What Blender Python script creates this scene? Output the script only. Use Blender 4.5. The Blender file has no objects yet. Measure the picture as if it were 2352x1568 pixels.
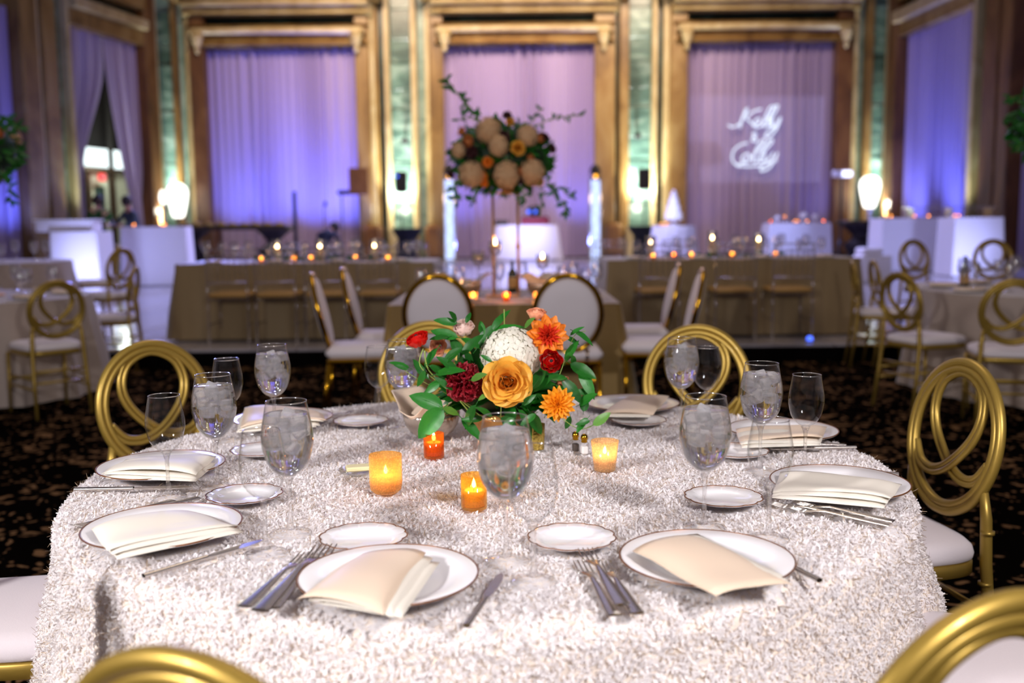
import bpy, math, random
import numpy as np
from mathutils import Vector, Matrix, Euler
random.seed(7); RNG = np.random.default_rng(7)
S = bpy.context.scene
COL = S.collection
PI = math.pi
# ------------------------------------------------------------------ camera, world, lights, exposure
CAMZ = 1.30; PITCH = math.radians(6.84); ROLL = math.radians(0.55); F = 2286.7
fw = Vector((0, math.cos(PITCH), -math.sin(PITCH)))
r0 = Vector((1, 0, 0)); u0 = Vector((0, math.sin(PITCH), math.cos(PITCH)))
rt = r0 * math.cos(ROLL) - u0 * math.sin(ROLL)
up = u0 * math.cos(ROLL) + r0 * math.sin(ROLL)
CAM = Vector((0, 0, CAMZ))
cd = bpy.data.cameras.new('camera'); cam = bpy.data.objects.new('camera', cd); COL.objects.link(cam)
cd.lens = 35; cd.sensor_width = 36; cd.clip_end = 200; cd.clip_start = 0.05
M3 = Matrix((rt, up, -fw)).transposed()
cam.matrix_world = Matrix.Translation(CAM) @ M3.to_4x4()
cd.dof.use_dof = True; cd.dof.focus_distance = 1.98; cd.dof.aperture_fstop = 2.5
S.camera = cam
S.view_settings.view_transform = 'Standard'; S.view_settings.look = 'None'
S.view_settings.gamma = 1; S.view_settings.exposure = 0.0; S.view_settings.use_curve_mapping = False
S.cycles.use_denoising = True
S.cycles.max_bounces = 12; S.cycles.transparent_max_bounces = 24; S.cycles.transmission_bounces = 10
S.cycles.diffuse_bounces = 4; S.cycles.glossy_bounces = 4
S.cycles.sample_clamp_indirect = 4.0; S.cycles.sample_clamp_direct = 0; S.cycles.blur_glossy = 0.6

w = bpy.data.worlds.new('room_ambience'); S.world = w; w.use_nodes = True
w.node_tree.nodes['Background'].inputs[0].default_value = (0.86, 0.74, 0.84, 1)
w.node_tree.nodes['Background'].inputs[1].default_value = 0.15

def lamp(name, kind, loc, power, color, size=0.1, size_y=None, target=None, spot=None, blend=0.5, spread=None):
    d = bpy.data.lights.new(name, kind); d.energy = power; d.color = color
    if kind == 'AREA':
        d.size = size
        if size_y: d.shape = 'RECTANGLE'; d.size_y = size_y
        if spread: d.spread = spread
    else:
        d.shadow_soft_size = size
    if kind == 'SPOT': d.spot_size = spot or 1.0; d.spot_blend = blend
    o = bpy.data.objects.new(name, d); COL.objects.link(o); o.location = loc
    if target is not None:
        o.rotation_euler = (Vector(target) - Vector(loc)).to_track_quat('-Z', 'Y').to_euler()
    return o
# photographer's two strobes behind the camera
lamp('strobe', 'AREA', (-2.2, -0.1, 2.05), 104, (1.0, 0.96, 0.97), 0.16, 0.34, target=(0, 2.2, 0.7))
lamp('strobe', 'AREA', (1.3, -0.2, 2.3), 74, (1.0, 0.95, 0.96), 0.22, 0.5, target=(0, 2.4, 0.7))
# warm unseen fill, added high over the carpet for the midground
lamp('chandelier_light', 'AREA', (0, 8, 9.5), 170, (1.0, 0.80, 0.62), 5, 5, target=(0, 8, 0))
# warm fill on the marble walls and drapes, an added unseen lamp
lamp('house_light', 'AREA', (0, 24, 10.6), 800, (1.0, 0.74, 0.52), 14, 2, target=(0, 33, 6), spread=1.5)

# ------------------------------------------------------------------ pixel rays to world places
def ray(px, py):
    return fw + rt * ((px - 1176) / F) - up * ((py - 784) / F)
def P(px, py, z):
    d = ray(px, py); t = (z - CAMZ) / d.z; return CAM + d * t
def PY(px, py, Y):
    d = ray(px, py); return CAM + d * (Y / d.y)

# ------------------------------------------------------------------ materials
MATS = {}
def srgb(c):
    if isinstance(c, str):
        c = tuple(int(c[i:i+2], 16) / 255 for i in (0, 2, 4))
    return tuple((x / 12.92 if x <= 0.04045 else ((x + 0.055) / 1.055) ** 2.4) for x in c)
def newmat(name):
    m = bpy.data.materials.new(name); m.use_nodes = True; nt = m.node_tree
    for n in list(nt.nodes): nt.nodes.remove(n)
    out = nt.nodes.new('ShaderNodeOutputMaterial'); MATS[name] = m
    return m, nt, out
def N(nt, t, **kw):
    n = nt.nodes.new(t)
    for k, v in kw.items():
        if k.startswith('_'): setattr(n, k[1:], v)
        else: n.inputs[k.replace('__', ' ')].default_value = v
    return n
def ramp(nt, fac, stops):
    r = nt.nodes.new('ShaderNodeValToRGB'); e = r.color_ramp.elements
    while len(e) < len(stops): e.new(0.5)
    for i, (p, c) in enumerate(stops):
        e[i].position = p; e[i].color = (*srgb(c), 1)
    nt.links.new(fac, r.inputs[0]); return r.outputs[0]
def pbr(name, color, rough=0.5, metal=0.0, var=0.08, scale=30, bump=0.0, sss=0.0, trans=0.0, spec=0.5, coat=0.0, sheen=0.0, emis=None, estr=0, rnd=0.0, aniso=0):
    m, nt, out = newmat(name)
    c = srgb(color)
    b = N(nt, 'ShaderNodeBsdfPrincipled', Roughness=rough, Metallic=metal)
    b.inputs['Specular IOR Level'].default_value = spec
    b.inputs['Coat Weight'].default_value = coat
    b.inputs['Sheen Weight'].default_value = sheen
    if sss:
        b.inputs['Subsurface Weight'].default_value = sss; b.inputs['Subsurface Scale'].default_value = 0.01
    tc = N(nt, 'ShaderNodeTexCoord')
    nz = N(nt, 'ShaderNodeTexNoise', Scale=scale, Detail=3.0)
    nt.links.new(tc.outputs['Object'], nz.inputs['Vector'])
    lo = tuple(max(0, x * (1 - var)) for x in c); hi = tuple(min(1, x * (1 + var)) for x in c)
    mx = N(nt, 'ShaderNodeMix', _data_type='RGBA'); mx.inputs[6].default_value = (*lo, 1); mx.inputs[7].default_value = (*hi, 1)
    nt.links.new(nz.outputs['Fac'], mx.inputs[0]); col = mx.outputs[2]
    if rnd:
        oi = N(nt, 'ShaderNodeObjectInfo'); mr = N(nt, 'ShaderNodeMapRange'); mr.inputs[3].default_value = 1 - rnd; mr.inputs[4].default_value = 1 + rnd
        nt.links.new(oi.outputs['Random'], mr.inputs[0])
        hs = N(nt, 'ShaderNodeHueSaturation'); nt.links.new(mr.outputs[0], hs.inputs['Value']); nt.links.new(col, hs.inputs['Color']); col = hs.outputs[0]
    nt.links.new(col, b.inputs['Base Color'])
    if emis:
        b.inputs['Emission Color'].default_value = (*srgb(emis), 1); b.inputs['Emission Strength'].default_value = estr
    if bump:
        bp = N(nt, 'ShaderNodeBump', Strength=bump, Distance=0.01); nt.links.new(nz.outputs['Fac'], bp.inputs['Height']); nt.links.new(bp.outputs[0], b.inputs['Normal'])
    sh = b.outputs[0]
    if trans:
        tr = N(nt, 'ShaderNodeBsdfTranslucent'); nt.links.new(col, tr.inputs[0])
        ms = N(nt, 'ShaderNodeMixShader'); ms.inputs[0].default_value = trans
        nt.links.new(sh, ms.inputs[1]); nt.links.new(tr.outputs[0], ms.inputs[2]); sh = ms.outputs[0]
    nt.links.new(sh, out.inputs[0]); return m
def emit(name, color, strength):
    m, nt, out = newmat(name)
    e = N(nt, 'ShaderNodeEmission', Strength=strength); e.inputs[0].default_value = (*srgb(color), 1)
    nt.links.new(e.outputs[0], out.inputs[0]); return m
def thinglass(name, tint=(1, 1, 1), base=0.05, edge=0.75, rough=0.03, power=3.0, body=None, bodyw=0.0):
    """thin-walled glass: clear through the wall, mirror-like towards the edges"""
    m, nt, out = newmat(name)
    t = N(nt, 'ShaderNodeBsdfTransparent'); t.inputs[0].default_value = (*tint, 1)
    g = N(nt, 'ShaderNodeBsdfGlossy', Roughness=rough)
    lw = N(nt, 'ShaderNodeLayerWeight', Blend=0.5)
    pw = N(nt, 'ShaderNodeMath', _operation='POWER'); nt.links.new(lw.outputs['Facing'], pw.inputs[0]); pw.inputs[1].default_value = power
    mr = N(nt, 'ShaderNodeMapRange'); mr.inputs[3].default_value = base; mr.inputs[4].default_value = edge
    nt.links.new(pw.outputs[0], mr.inputs[0])
    ms = N(nt, 'ShaderNodeMixShader'); nt.links.new(mr.outputs[0], ms.inputs[0])
    nt.links.new(t.outputs[0], ms.inputs[1]); nt.links.new(g.outputs[0], ms.inputs[2]); sh = ms.outputs[0]
    if body:
        d = N(nt, 'ShaderNodeBsdfTranslucent'); d.inputs[0].default_value = (*srgb(body), 1)
        d2 = N(nt, 'ShaderNodeBsdfDiffuse'); d2.inputs[0].default_value = (*srgb(body), 1)
        md = N(nt, 'ShaderNodeMixShader'); md.inputs[0].default_value = 0.35; nt.links.new(d.outputs[0], md.inputs[1]); nt.links.new(d2.outputs[0], md.inputs[2])
        vz = N(nt, 'ShaderNodeTexVoronoi', Scale=260.0); tc = N(nt, 'ShaderNodeTexCoord'); nt.links.new(tc.outputs['Object'], vz.inputs['Vector'])
        mr2 = N(nt, 'ShaderNodeMapRange'); mr2.inputs[1].default_value = 0.0; mr2.inputs[2].default_value = 0.6; mr2.inputs[3].default_value = bodyw * 1.25; mr2.inputs[4].default_value = bodyw * 0.6
        nt.links.new(vz.outputs['Distance'], mr2.inputs[0])
        m2 = N(nt, 'ShaderNodeMixShader'); nt.links.new(mr2.outputs[0], m2.inputs[0])
        nt.links.new(sh, m2.inputs[1]); nt.links.new(md.outputs[0], m2.inputs[2]); sh = m2.outputs[0]
    nt.links.new(sh, out.inputs[0]); return m
def realglass(name, ior, color=(1, 1, 1), rough=0.0, milk=0.0, clear=0.0):
    m, nt, out = newmat(name)
    g = N(nt, 'ShaderNodeBsdfGlass', IOR=ior, Roughness=rough); g.inputs[0].default_value = (*color, 1); sh = g.outputs[0]
    if milk:
        d0 = N(nt, 'ShaderNodeBsdfTranslucent'); d0.inputs[0].default_value = (0.95, 0.95, 0.97, 1); d1 = N(nt, 'ShaderNodeBsdfDiffuse'); d1.inputs[0].default_value = (0.95, 0.95, 0.97, 1)
        d = N(nt, 'ShaderNodeMixShader'); nt.links.new(d0.outputs[0], d.inputs[1]); nt.links.new(d1.outputs[0], d.inputs[2])
        ms = N(nt, 'ShaderNodeMixShader'); ms.inputs[0].default_value = milk; nt.links.new(sh, ms.inputs[1]); nt.links.new(d.outputs[0], ms.inputs[2]); sh = ms.outputs[0]
    if clear:
        d = N(nt, 'ShaderNodeBsdfTransparent'); ms = N(nt, 'ShaderNodeMixShader'); ms.inputs[0].default_value = clear; nt.links.new(sh, ms.inputs[1]); nt.links.new(d.outputs[0], ms.inputs[2]); sh = ms.outputs[0]
    if milk:
        tc = N(nt, 'ShaderNodeTexCoord'); nz = N(nt, 'ShaderNodeTexNoise', Scale=90.0, Detail=3.0); nt.links.new(tc.outputs['Object'], nz.inputs['Vector']); bp = N(nt, 'ShaderNodeBump', Strength=0.8, Distance=0.004); nt.links.new(nz.outputs['Fac'], bp.inputs['Height']); nt.links.new(bp.outputs[0], g.inputs['Normal'])
    nt.links.new(sh, out.inputs[0]); return m
def stone(name, c1, c2, c3, scale=1.2, rough=0.3, rnd=0.15, band=3.0):
    m, nt, out = newmat(name)
    b = N(nt, 'ShaderNodeBsdfPrincipled', Roughness=rough)
    tc = N(nt, 'ShaderNodeTexCoord'); mp = N(nt, 'ShaderNodeMapping'); mp.inputs['Scale'].default_value = (1, 1, band)
    oi = N(nt, 'ShaderNodeObjectInfo'); va = N(nt, 'ShaderNodeVectorMath', _operation='SCALE'); va.inputs[0].default_value = (31, 17, 23)
    nt.links.new(oi.outputs['Random'], va.inputs['Scale']); nt.links.new(va.outputs[0], mp.inputs['Location'])
    nt.links.new(tc.outputs['Object'], mp.inputs[0])
    nz = N(nt, 'ShaderNodeTexNoise', Scale=scale, Detail=6.0, Distortion=1.2, Roughness=0.6); nt.links.new(mp.outputs[0], nz.inputs['Vector'])
    col = ramp(nt, nz.outputs['Fac'], [(0.3, c1), (0.5, c2), (0.72, c3)])
    mr = N(nt, 'ShaderNodeMapRange'); mr.inputs[3].default_value = 1 - rnd; mr.inputs[4].default_value = 1 + rnd; nt.links.new(oi.outputs['Random'], mr.inputs[0])
    hs = N(nt, 'ShaderNodeHueSaturation'); nt.links.new(mr.outputs[0], hs.inputs['Value']); nt.links.new(col, hs.inputs['Color'])
    nt.links.new(hs.outputs[0], b.inputs['Base Color']); nt.links.new(b.outputs[0], out.inputs[0]); return m

M = MATS
pbr('petal_white', 'fbf7f8', 0.75, var=0.05, trans=0.42, spec=0.2)
pbr('petal_base', 'e9dccf', 0.9, var=0.2, scale=60)
pbr('petal_thread', 'a8927a', 0.35, metal=0.3, var=0.2)
pbr('gold_paint', 'a5883c', 0.38, metal=0.6, var=0.06, scale=12, coat=0.1)
pbr('gold_polished', 'b98c22', 0.14, metal=1.0, var=0.05)
pbr('rose_gold_metal', 'd9a05a', 0.35, metal=0.45, var=0.04)
pbr('seat_fabric', 'ddd4d8', 0.8, var=0.03, scale=300, bump=0.08, sheen=0.1)
pbr('porcelain', 'f4f1f3', 0.12, var=0.01, coat=0.3)
pbr('gold_line', '7a4a22', 0.35, metal=0.4)
pbr('napkin_satin', 'ead3bb', 0.42, var=0.02, scale=8, trans=0.12, sheen=0.1)
pbr('napkin_white', 'f3ecdf', 0.5, var=0.02, scale=8, trans=0.15)
pbr('steel', 'dcd6d0', 0.24, metal=1.0, var=0.03)
pbr('silver_bowl', 'cfc3b6', 0.2, metal=0.85, var=0.12, scale=20)
pbr('mercury_gold', 'cf9a55', 0.25, metal=0.8, var=0.35, scale=60, bump=0.4)
pbr('glitter_gold', 'b59a4a', 0.35, metal=0.8, var=0.6, scale=220, bump=0.8)
pbr('wax', 'f3dfb4', 0.5, var=0.03, sss=0.6, trans=0.35)
pbr('butter', 'e9dfae', 0.5, var=0.03, trans=0.1)
pbr('salt', 'e9e6e2', 0.8); pbr('pepper', '4a3f38', 0.9, var=0.5, scale=400)
thinglass('glass_clear', (0.975, 0.98, 0.985), 0.03, 0.95, 0.02, 3.0); thinglass('glass_rim', (0.98, 0.98, 0.99), 0.40, 0.85, 0.10, 1.0)
thinglass('glass_foot', (0.985, 0.985, 0.99), 0.05, 0.7, 0.03, 5.0)
thinglass('glass_far', (0.9, 0.9, 0.94), 0.2, 0.95, 0.08, 1.0)
thinglass('acrylic', (0.86, 0.84, 0.86), 0.12, 0.7, 0.1, 1.6)
thinglass('amber_dark', (0.98, 0.56, 0.22), 0.05, 0.6, 0.03, 3.0, body='f08a30', bodyw=0.28)
thinglass('amber_clear', (0.99, 0.78, 0.38), 0.05, 0.6, 0.03, 3.0, body='f2b548', bodyw=0.22)
thinglass('mercury_amber', (0.98, 0.78, 0.42), 0.06, 0.6, 0.1, 2.5, body='f8c878', bodyw=0.62)
thinglass('frosted_peach', (0.95, 0.8, 0.6), 0.05, 0.5, 0.15, 2.5, body='f0d2a4', bodyw=0.62)
realglass('water', 1.333, (1.0, 1.0, 1.0), clear=0.22)
realglass('ice', 1.18, (1, 1, 1), 0.05, 0.34, clear=0.25); realglass('crystal', 1.45, (1, 1, 1), 0.0, clear=0.72)
emit('flame', 'ffd08a', 42); emit('flame_far', 'ffc078', 34)
pbr('wick', '2a211a', 0.9)
pbr('leaf_green', '1f6a1c', 0.38, var=0.35, scale=40, trans=0.25, rnd=0.3)
pbr('leaf_light', '5c9138', 0.4, var=0.25, scale=40, trans=0.3, rnd=0.2)
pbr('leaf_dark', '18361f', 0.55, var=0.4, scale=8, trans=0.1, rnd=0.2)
pbr('stem_green', '8aa04c', 0.5)
pbr('rose_yellow', 'f0b545', 0.5, var=0.10, scale=25, trans=0.3, sss=0.1)
pbr('rose_heart', 'eaa030', 0.5, var=0.12, scale=40, trans=0.3)
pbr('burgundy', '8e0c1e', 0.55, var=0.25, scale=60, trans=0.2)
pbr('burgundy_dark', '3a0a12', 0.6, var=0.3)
pbr('flower_red', 'd4180f', 0.4, var=0.15, scale=50, trans=0.3)
pbr('flower_black', '1c0a0c', 0.8)
pbr('dahlia_orange', 'f08a24', 0.5, var=0.12, scale=60, trans=0.3)
pbr('dahlia_heart', 'd83a1c', 0.5, var=0.15, scale=60, trans=0.3)
pbr('dahlia_yellow', 'f5a31a', 0.5, var=0.1, scale=60, trans=0.3)
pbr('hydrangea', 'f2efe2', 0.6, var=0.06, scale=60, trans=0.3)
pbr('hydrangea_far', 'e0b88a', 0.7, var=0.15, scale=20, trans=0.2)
pbr('blush', 'f4b48e', 0.5, var=0.08, trans=0.3)
pbr('blush_pale', 'f3dcd2', 0.5, var=0.05, trans=0.3)
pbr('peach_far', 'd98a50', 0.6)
pbr('cloth_gold', '86692c', 0.62, var=0.10, scale=40, sheen=0.3, bump=0.1)
pbr('cloth_taupe', '8c7650', 0.6, var=0.08, scale=40, sheen=0.3)
pbr('cloth_greige', 'a6968c', 0.6, var=0.06, scale=20, sheen=0.3)
pbr('cloth_white', 'e8e4f0', 0.8, var=0.02, scale=20)
pbr('cushion_tan', 'b08848', 0.7)
pbr('black_plastic', '0c0d14', 0.5, var=0.1)
pbr('black_cloth', '14151f', 0.85); pbr('dark_iron', '2a222a', 0.5, metal=0.4, var=0.3)
pbr('fascia_black', '060404', 0.9, var=0.2, spec=0.05)
pbr('bronze_dark', '3a2c20', 0.5, metal=0.3, var=0.3)
pbr('food', 'a8842c', 0.7, var=0.5, scale=14)
pbr('bottle_glass', '1c2416', 0.1, coat=0.5); pbr('paper_label', 'c49a62', 0.7)
pbr('skin', 'b98068', 0.6); pbr('hair', '1d1512', 0.7); pbr('shirt_olive', '3a3c2c', 0.8); pbr('shirt_slate', '39424e', 0.8); pbr('shirt_navy', '0b0f2a', 0.8)
pbr('icing', 'f4f2fa', 0.6, var=0.02)
pbr('red_case', '7a1c2c', 0.5)
pbr('plaster_pale', 'b7b9a8', 0.8, var=0.08, scale=4)
pbr('void_dark', '15100f', 0.9)
emit('window_lit', 'dfeeee', 2.2); emit('exit_red', 'ff1428', 1.6); emit('lamp_white', 'fffdf4', 3.0)
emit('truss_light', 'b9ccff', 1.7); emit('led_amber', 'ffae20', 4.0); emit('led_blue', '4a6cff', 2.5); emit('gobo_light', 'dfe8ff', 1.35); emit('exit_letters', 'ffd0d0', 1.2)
stone('marble_tan', '5a4020', '86683a', 'a08858', 1.1, 0.35, 0.12, 0.4)
stone('marble_brown', '4c3220', '6e4a2c', '88643c', 1.1, 0.35, 0.12, 0.4)
stone('marble_light', '9a8458', 'b8a578', 'cdbf98', 1.4, 0.4, 0.08, 0.5)
stone('marble_green', '2c423e', '557068', '92a8a0', 0.8, 0.25, 0.35, 2.2)
stone('marble_pale_green', '5d7a70', '86a096', 'a8bcb0', 0.8, 0.3, 0.15, 2.0)
stone('marble_slot', '101a18', '1f2e2b', '34504c', 0.9, 0.3, 0.2, 1)
stone('floor_marble', '8f8a92', 'a9a5ad', 'c0bcc2', 0.9, 0.12, 0.14, 1)
pbr('drape_sheer', 'b8a8d2', 0.85, var=0.03, scale=3, trans=0.25)
def carpet():
    m, nt, out = newmat('carpet'); b = N(nt, 'ShaderNodeBsdfPrincipled', Roughness=1.0); b.inputs['Specular IOR Level'].default_value = 0.0
    tc = N(nt, 'ShaderNodeTexCoord')
    nz = N(nt, 'ShaderNodeTexNoise', Scale=5.0, Detail=2.0); nt.links.new(tc.outputs['Object'], nz.inputs['Vector'])
    va = N(nt, 'ShaderNodeVectorMath', _operation='MULTIPLY_ADD'); va.inputs[1].default_value = (0.35, 0.35, 0.35)
    nt.links.new(nz.outputs['Color'], va.inputs[0]); nt.links.new(tc.outputs['Object'], va.inputs[2])
    v = N(nt, 'ShaderNodeTexVoronoi', Scale=15.0, _feature='F1'); nt.links.new(va.outputs[0], v.inputs['Vector'])
    n2 = N(nt, 'ShaderNodeTexNoise', Scale=3.2, Detail=3.0); nt.links.new(tc.outputs['Object'], n2.inputs['Vector'])
    ad = N(nt, 'ShaderNodeMath', _operation='ADD'); nt.links.new(v.outputs['Distance'], ad.inputs[0]); nt.links.new(n2.outputs['Fac'], ad.inputs[1])
    col = ramp(nt, ad.outputs[0], [(0.0, '8a6844'), (0.76, '72553a'), (0.82, '0c0907'), (1.0, '080605')])
    nt.links.new(col, b.inputs['Base Color']); nt.links.new(b.outputs[0], out.inputs[0])
carpet()

# ------------------------------------------------------------------ mesh builder
class MB:
    def __init__(s): s.v = []; s.f = []; s.m = []
    def add(s, vs, fs, mi=0, mat=None):
        o = len(s.v)
        for p in vs:
            s.v.append(tuple(mat @ Vector(p)) if mat is not None else tuple(p))
        for f in fs: s.f.append([o + i for i in f]); s.m.append(mi)
        return s
    def box(s, c, d, mi=0, rot=0, mat=None, bev=0.0):
        x, y, z = (q / 2 for q in d)
        if bev <= 0:
            vs = [(a * x, b * y, e * z) for e in (-1, 1) for b in (-1, 1) for a in (-1, 1)]
            fs = [(0, 2, 3, 1), (4, 5, 7, 6), (0, 1, 5, 4), (2, 6, 7, 3), (0, 4, 6, 2), (1, 3, 7, 5)]
        else:
            bv = min(bev, x * .95, y * .95, z * .95); vs = []
            for zz, k, c_ in ((-z, bv, bv * .5), (-z + bv, 0, bv), (z - bv, 0, bv), (z, bv, bv * .5)):
                hx, hy = x - k, y - k
                vs += [(-hx + c_, -hy, zz), (hx - c_, -hy, zz), (hx, -hy + c_, zz), (hx, hy - c_, zz), (hx - c_, hy, zz), (-hx + c_, hy, zz), (-hx, hy - c_, zz), (-hx, -hy + c_, zz)]
            fs = [tuple(reversed(range(8))), tuple(range(24, 32))]
            for r in range(3):
                for i in range(8): j = (i + 1) % 8; fs.append((r * 8 + i, r * 8 + j, r * 8 + 8 + j, r * 8 + 8 + i))
        T = Matrix.Translation(Vector(c)) @ Matrix.Rotation(rot, 4, 'Z')
        if mat is not None: T = mat @ T
        return s.add(vs, fs, mi, T)
    def lathe(s, prof, n=32, mi=0, mat=None, rf=None, cap=False):
        """prof: (r, z) list; rf(theta, r, z) -> (r, z)"""
        o = len(s.v); vs = []
        for (r, z) in prof:
            for i in range(n):
                a = 2 * PI * i / n; rr, zz = (rf(a, r, z) if rf else (r, z))
                vs.append((rr * math.cos(a), rr * math.sin(a), zz))
        fs = []
        for k in range(len(prof) - 1):
            for i in range(n):
                j = (i + 1) % n; fs.append((k * n + i, k * n + j, (k + 1) * n + j, (k + 1) * n + i))
        if cap:
            fs.append(tuple(reversed(range(n)))); fs.append(tuple(range((len(prof) - 1) * n, len(prof) * n)))
        return s.add(vs, fs, mi, mat)
    def tube(s, pts, r, n=8, closed=False, mi=0, mat=None, caps=True):
        pts = [Vector(p) for p in pts]; L = len(pts); vs = []; fs = []
        rs = r if isinstance(r, (list, tuple)) else [r] * L
        prev = None
        for i, p in enumerate(pts):
            a = pts[(i - 1) % L] if (closed or i > 0) else p; b = pts[(i + 1) % L] if (closed or i < L - 1) else p
            t = (b - a).normalized()
            if prev is None:
                q = Vector((0, 0, 1)) if abs(t.z) < 0.9 else Vector((0, 1, 0)); nn = t.cross(q).normalized()
            else:
                nn = (prev - t * prev.dot(t)).normalized()
            prev = nn; bb = t.cross(nn)
            for k in range(n):
                an = 2 * PI * k / n; vs.append(p + (nn * math.cos(an) + bb * math.sin(an)) * rs[i])
        m = L if closed else L - 1
        for i in range(m):
            i2 = (i + 1) % L
            for k in range(n):
                k2 = (k + 1) % n; fs.append((i * n + k, i * n + k2, i2 * n + k2, i2 * n + k))
        if not closed and caps:
            fs.append(tuple(reversed(range(n)))); fs.append(tuple(range((L - 1) * n, L * n)))
        return s.add(vs, fs, mi, mat)
    def grid(s, fn, nu, nv, mi=0, mat=None, wrapu=False):
        vs = [fn(i / (nu if wrapu else nu - 1), j / (nv - 1)) for j in range(nv) for i in range(nu)]
        fs = []
        for j in range(nv - 1):
            for i in range(nu if wrapu else nu - 1):
                i2 = (i + 1) % nu; fs.append((j * nu + i, j * nu + i2, (j + 1) * nu + i2, (j + 1) * nu + i))
        return s.add(vs, fs, mi, mat)
    def sphere(s, c, r, n=14, m=8, mi=0, sc=(1, 1, 1)):
        return s.lathe([(max(1e-5, r * math.sin(PI * k / m)), -r * math.cos(PI * k / m)) for k in range(m + 1)], n, mi, Matrix.Translation(Vector(c)) @ Matrix.Diagonal((*sc, 1)))
    def mesh(s, name, mats, smooth=True):
        me = bpy.data.meshes.new(name); me.from_pydata(s.v, [], s.f)
        for x in (mats if isinstance(mats, (list, tuple)) else [mats]): me.materials.append(M[x] if isinstance(x, str) else x)
        if any(s.m): me.polygons.foreach_set('material_index', s.m)
        if smooth: me.shade_smooth() if hasattr(me, 'shade_smooth') else None
        me.update(); return me
    def build(s, name, mats, parent=None, smooth=True, loc=None):
        return link(name, s.mesh(name, mats, smooth), parent, loc)
def link(name, data, parent=None, loc=None):
    o = bpy.data.objects.new(name, data); COL.objects.link(o)
    if parent is not None: o.parent = parent
    if loc is not None: o.location = loc
    return o
def sharp(o, ang=35):
    me = o.data
    try: me.set_sharp_from_angle(angle=math.radians(ang))
    except Exception: pass
    return o
def tag(o, label=None, cat=None, group=None, kind=None):
    if label: o['label'] = label
    if cat: o['category'] = cat
    if group: o['group'] = group
    if kind: o['kind'] = kind
    return o
def thing(name, loc, label, cat, group=None, rz=0, sc=1):
    o = bpy.data.objects.new(name, None); COL.objects.link(o); o.location = loc; o.rotation_euler = (0, 0, rz); o.scale = (sc, sc, sc)
    o.empty_display_size = 0.05
    return tag(o, label, cat, group)
KIDS = {}
def dup(root, loc, label, rz=None, sc=None, group=None):
    def kids(o): return [c for c in list(COL.objects) if c.parent == o] if o.name not in KIDS else KIDS[o.name]
    def cp(o, par):
        ks = kids(o); KIDS[o.name] = ks
        c = o.copy(); COL.objects.link(c); c.parent = par
        nk = [cp(k, c) for k in ks]; KIDS[c.name] = nk
        return c
    r = cp(root, None); r.location = loc; r['label'] = label
    if rz is not None: r.rotation_euler = (0, 0, rz)
    if sc is not None: r.scale = (sc, sc, sc)
    if group: r['group'] = group
    return r
def struct(o): o['kind'] = 'structure'; return o
def cr(pts, n=6, closed=False):
    """Catmull-Rom samples through pts"""
    p = [Vector(q) for q in pts]; L = len(p); out = []
    for i in range(L if closed else L - 1):
        a = p[(i - 1) % L] if (closed or i > 0) else p[0]; b = p[i]; c = p[(i + 1) % L]; d = p[(i + 2) % L] if (closed or i < L - 2) else p[-1]
        for k in range(n):
            t = k / n; out.append(0.5 * ((2 * b) + (c - a) * t + (2 * a - 5 * b + 4 * c - d) * t * t + (3 * b - a - 3 * c + d) * t ** 3))
    if not closed: out.append(p[-1])
    return out
# ------------------------------------------------------------------ the room
STAGE_Z = 0.15; STAGE_Y = 9.1; WALL_Y = 33.0
b = MB(); b.add([(-14, -4, 0), (14, -4, 0), (14, STAGE_Y + .05, 0), (-14, STAGE_Y + .05, 0)], [(0, 1, 2, 3)])
fl = b.build('floor', 'carpet', smooth=False); tag(fl, 'dark carpet with tan leaf pattern'); struct(fl)
b = MB(); b.box((0, (STAGE_Y + 34) / 2 + .03, STAGE_Z / 2 - .01), (30, 34 - STAGE_Y, STAGE_Z - .02))
fs_ = b.build('floor', 'floor_marble', smooth=False); tag(fs_, 'raised pale marble floor'); struct(fs_)
b = MB(); b.box((0, 0, 0), (.985, .985, .02), bev=.003); tile_me = b.mesh('tile', 'floor_marble', False)
for i in range(-9, 9):
    for j in range(16):
        link('tile', tile_me, fs_, (i + .5, STAGE_Y + .56 + j, STAGE_Z - .01))
b = MB(); b.box((0, STAGE_Y + .0, STAGE_Z / 2 - .012), (30, .05, STAGE_Z - .01), bev=.004)
struct(b.build('trim_1', 'fascia_black', smooth=False))

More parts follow.
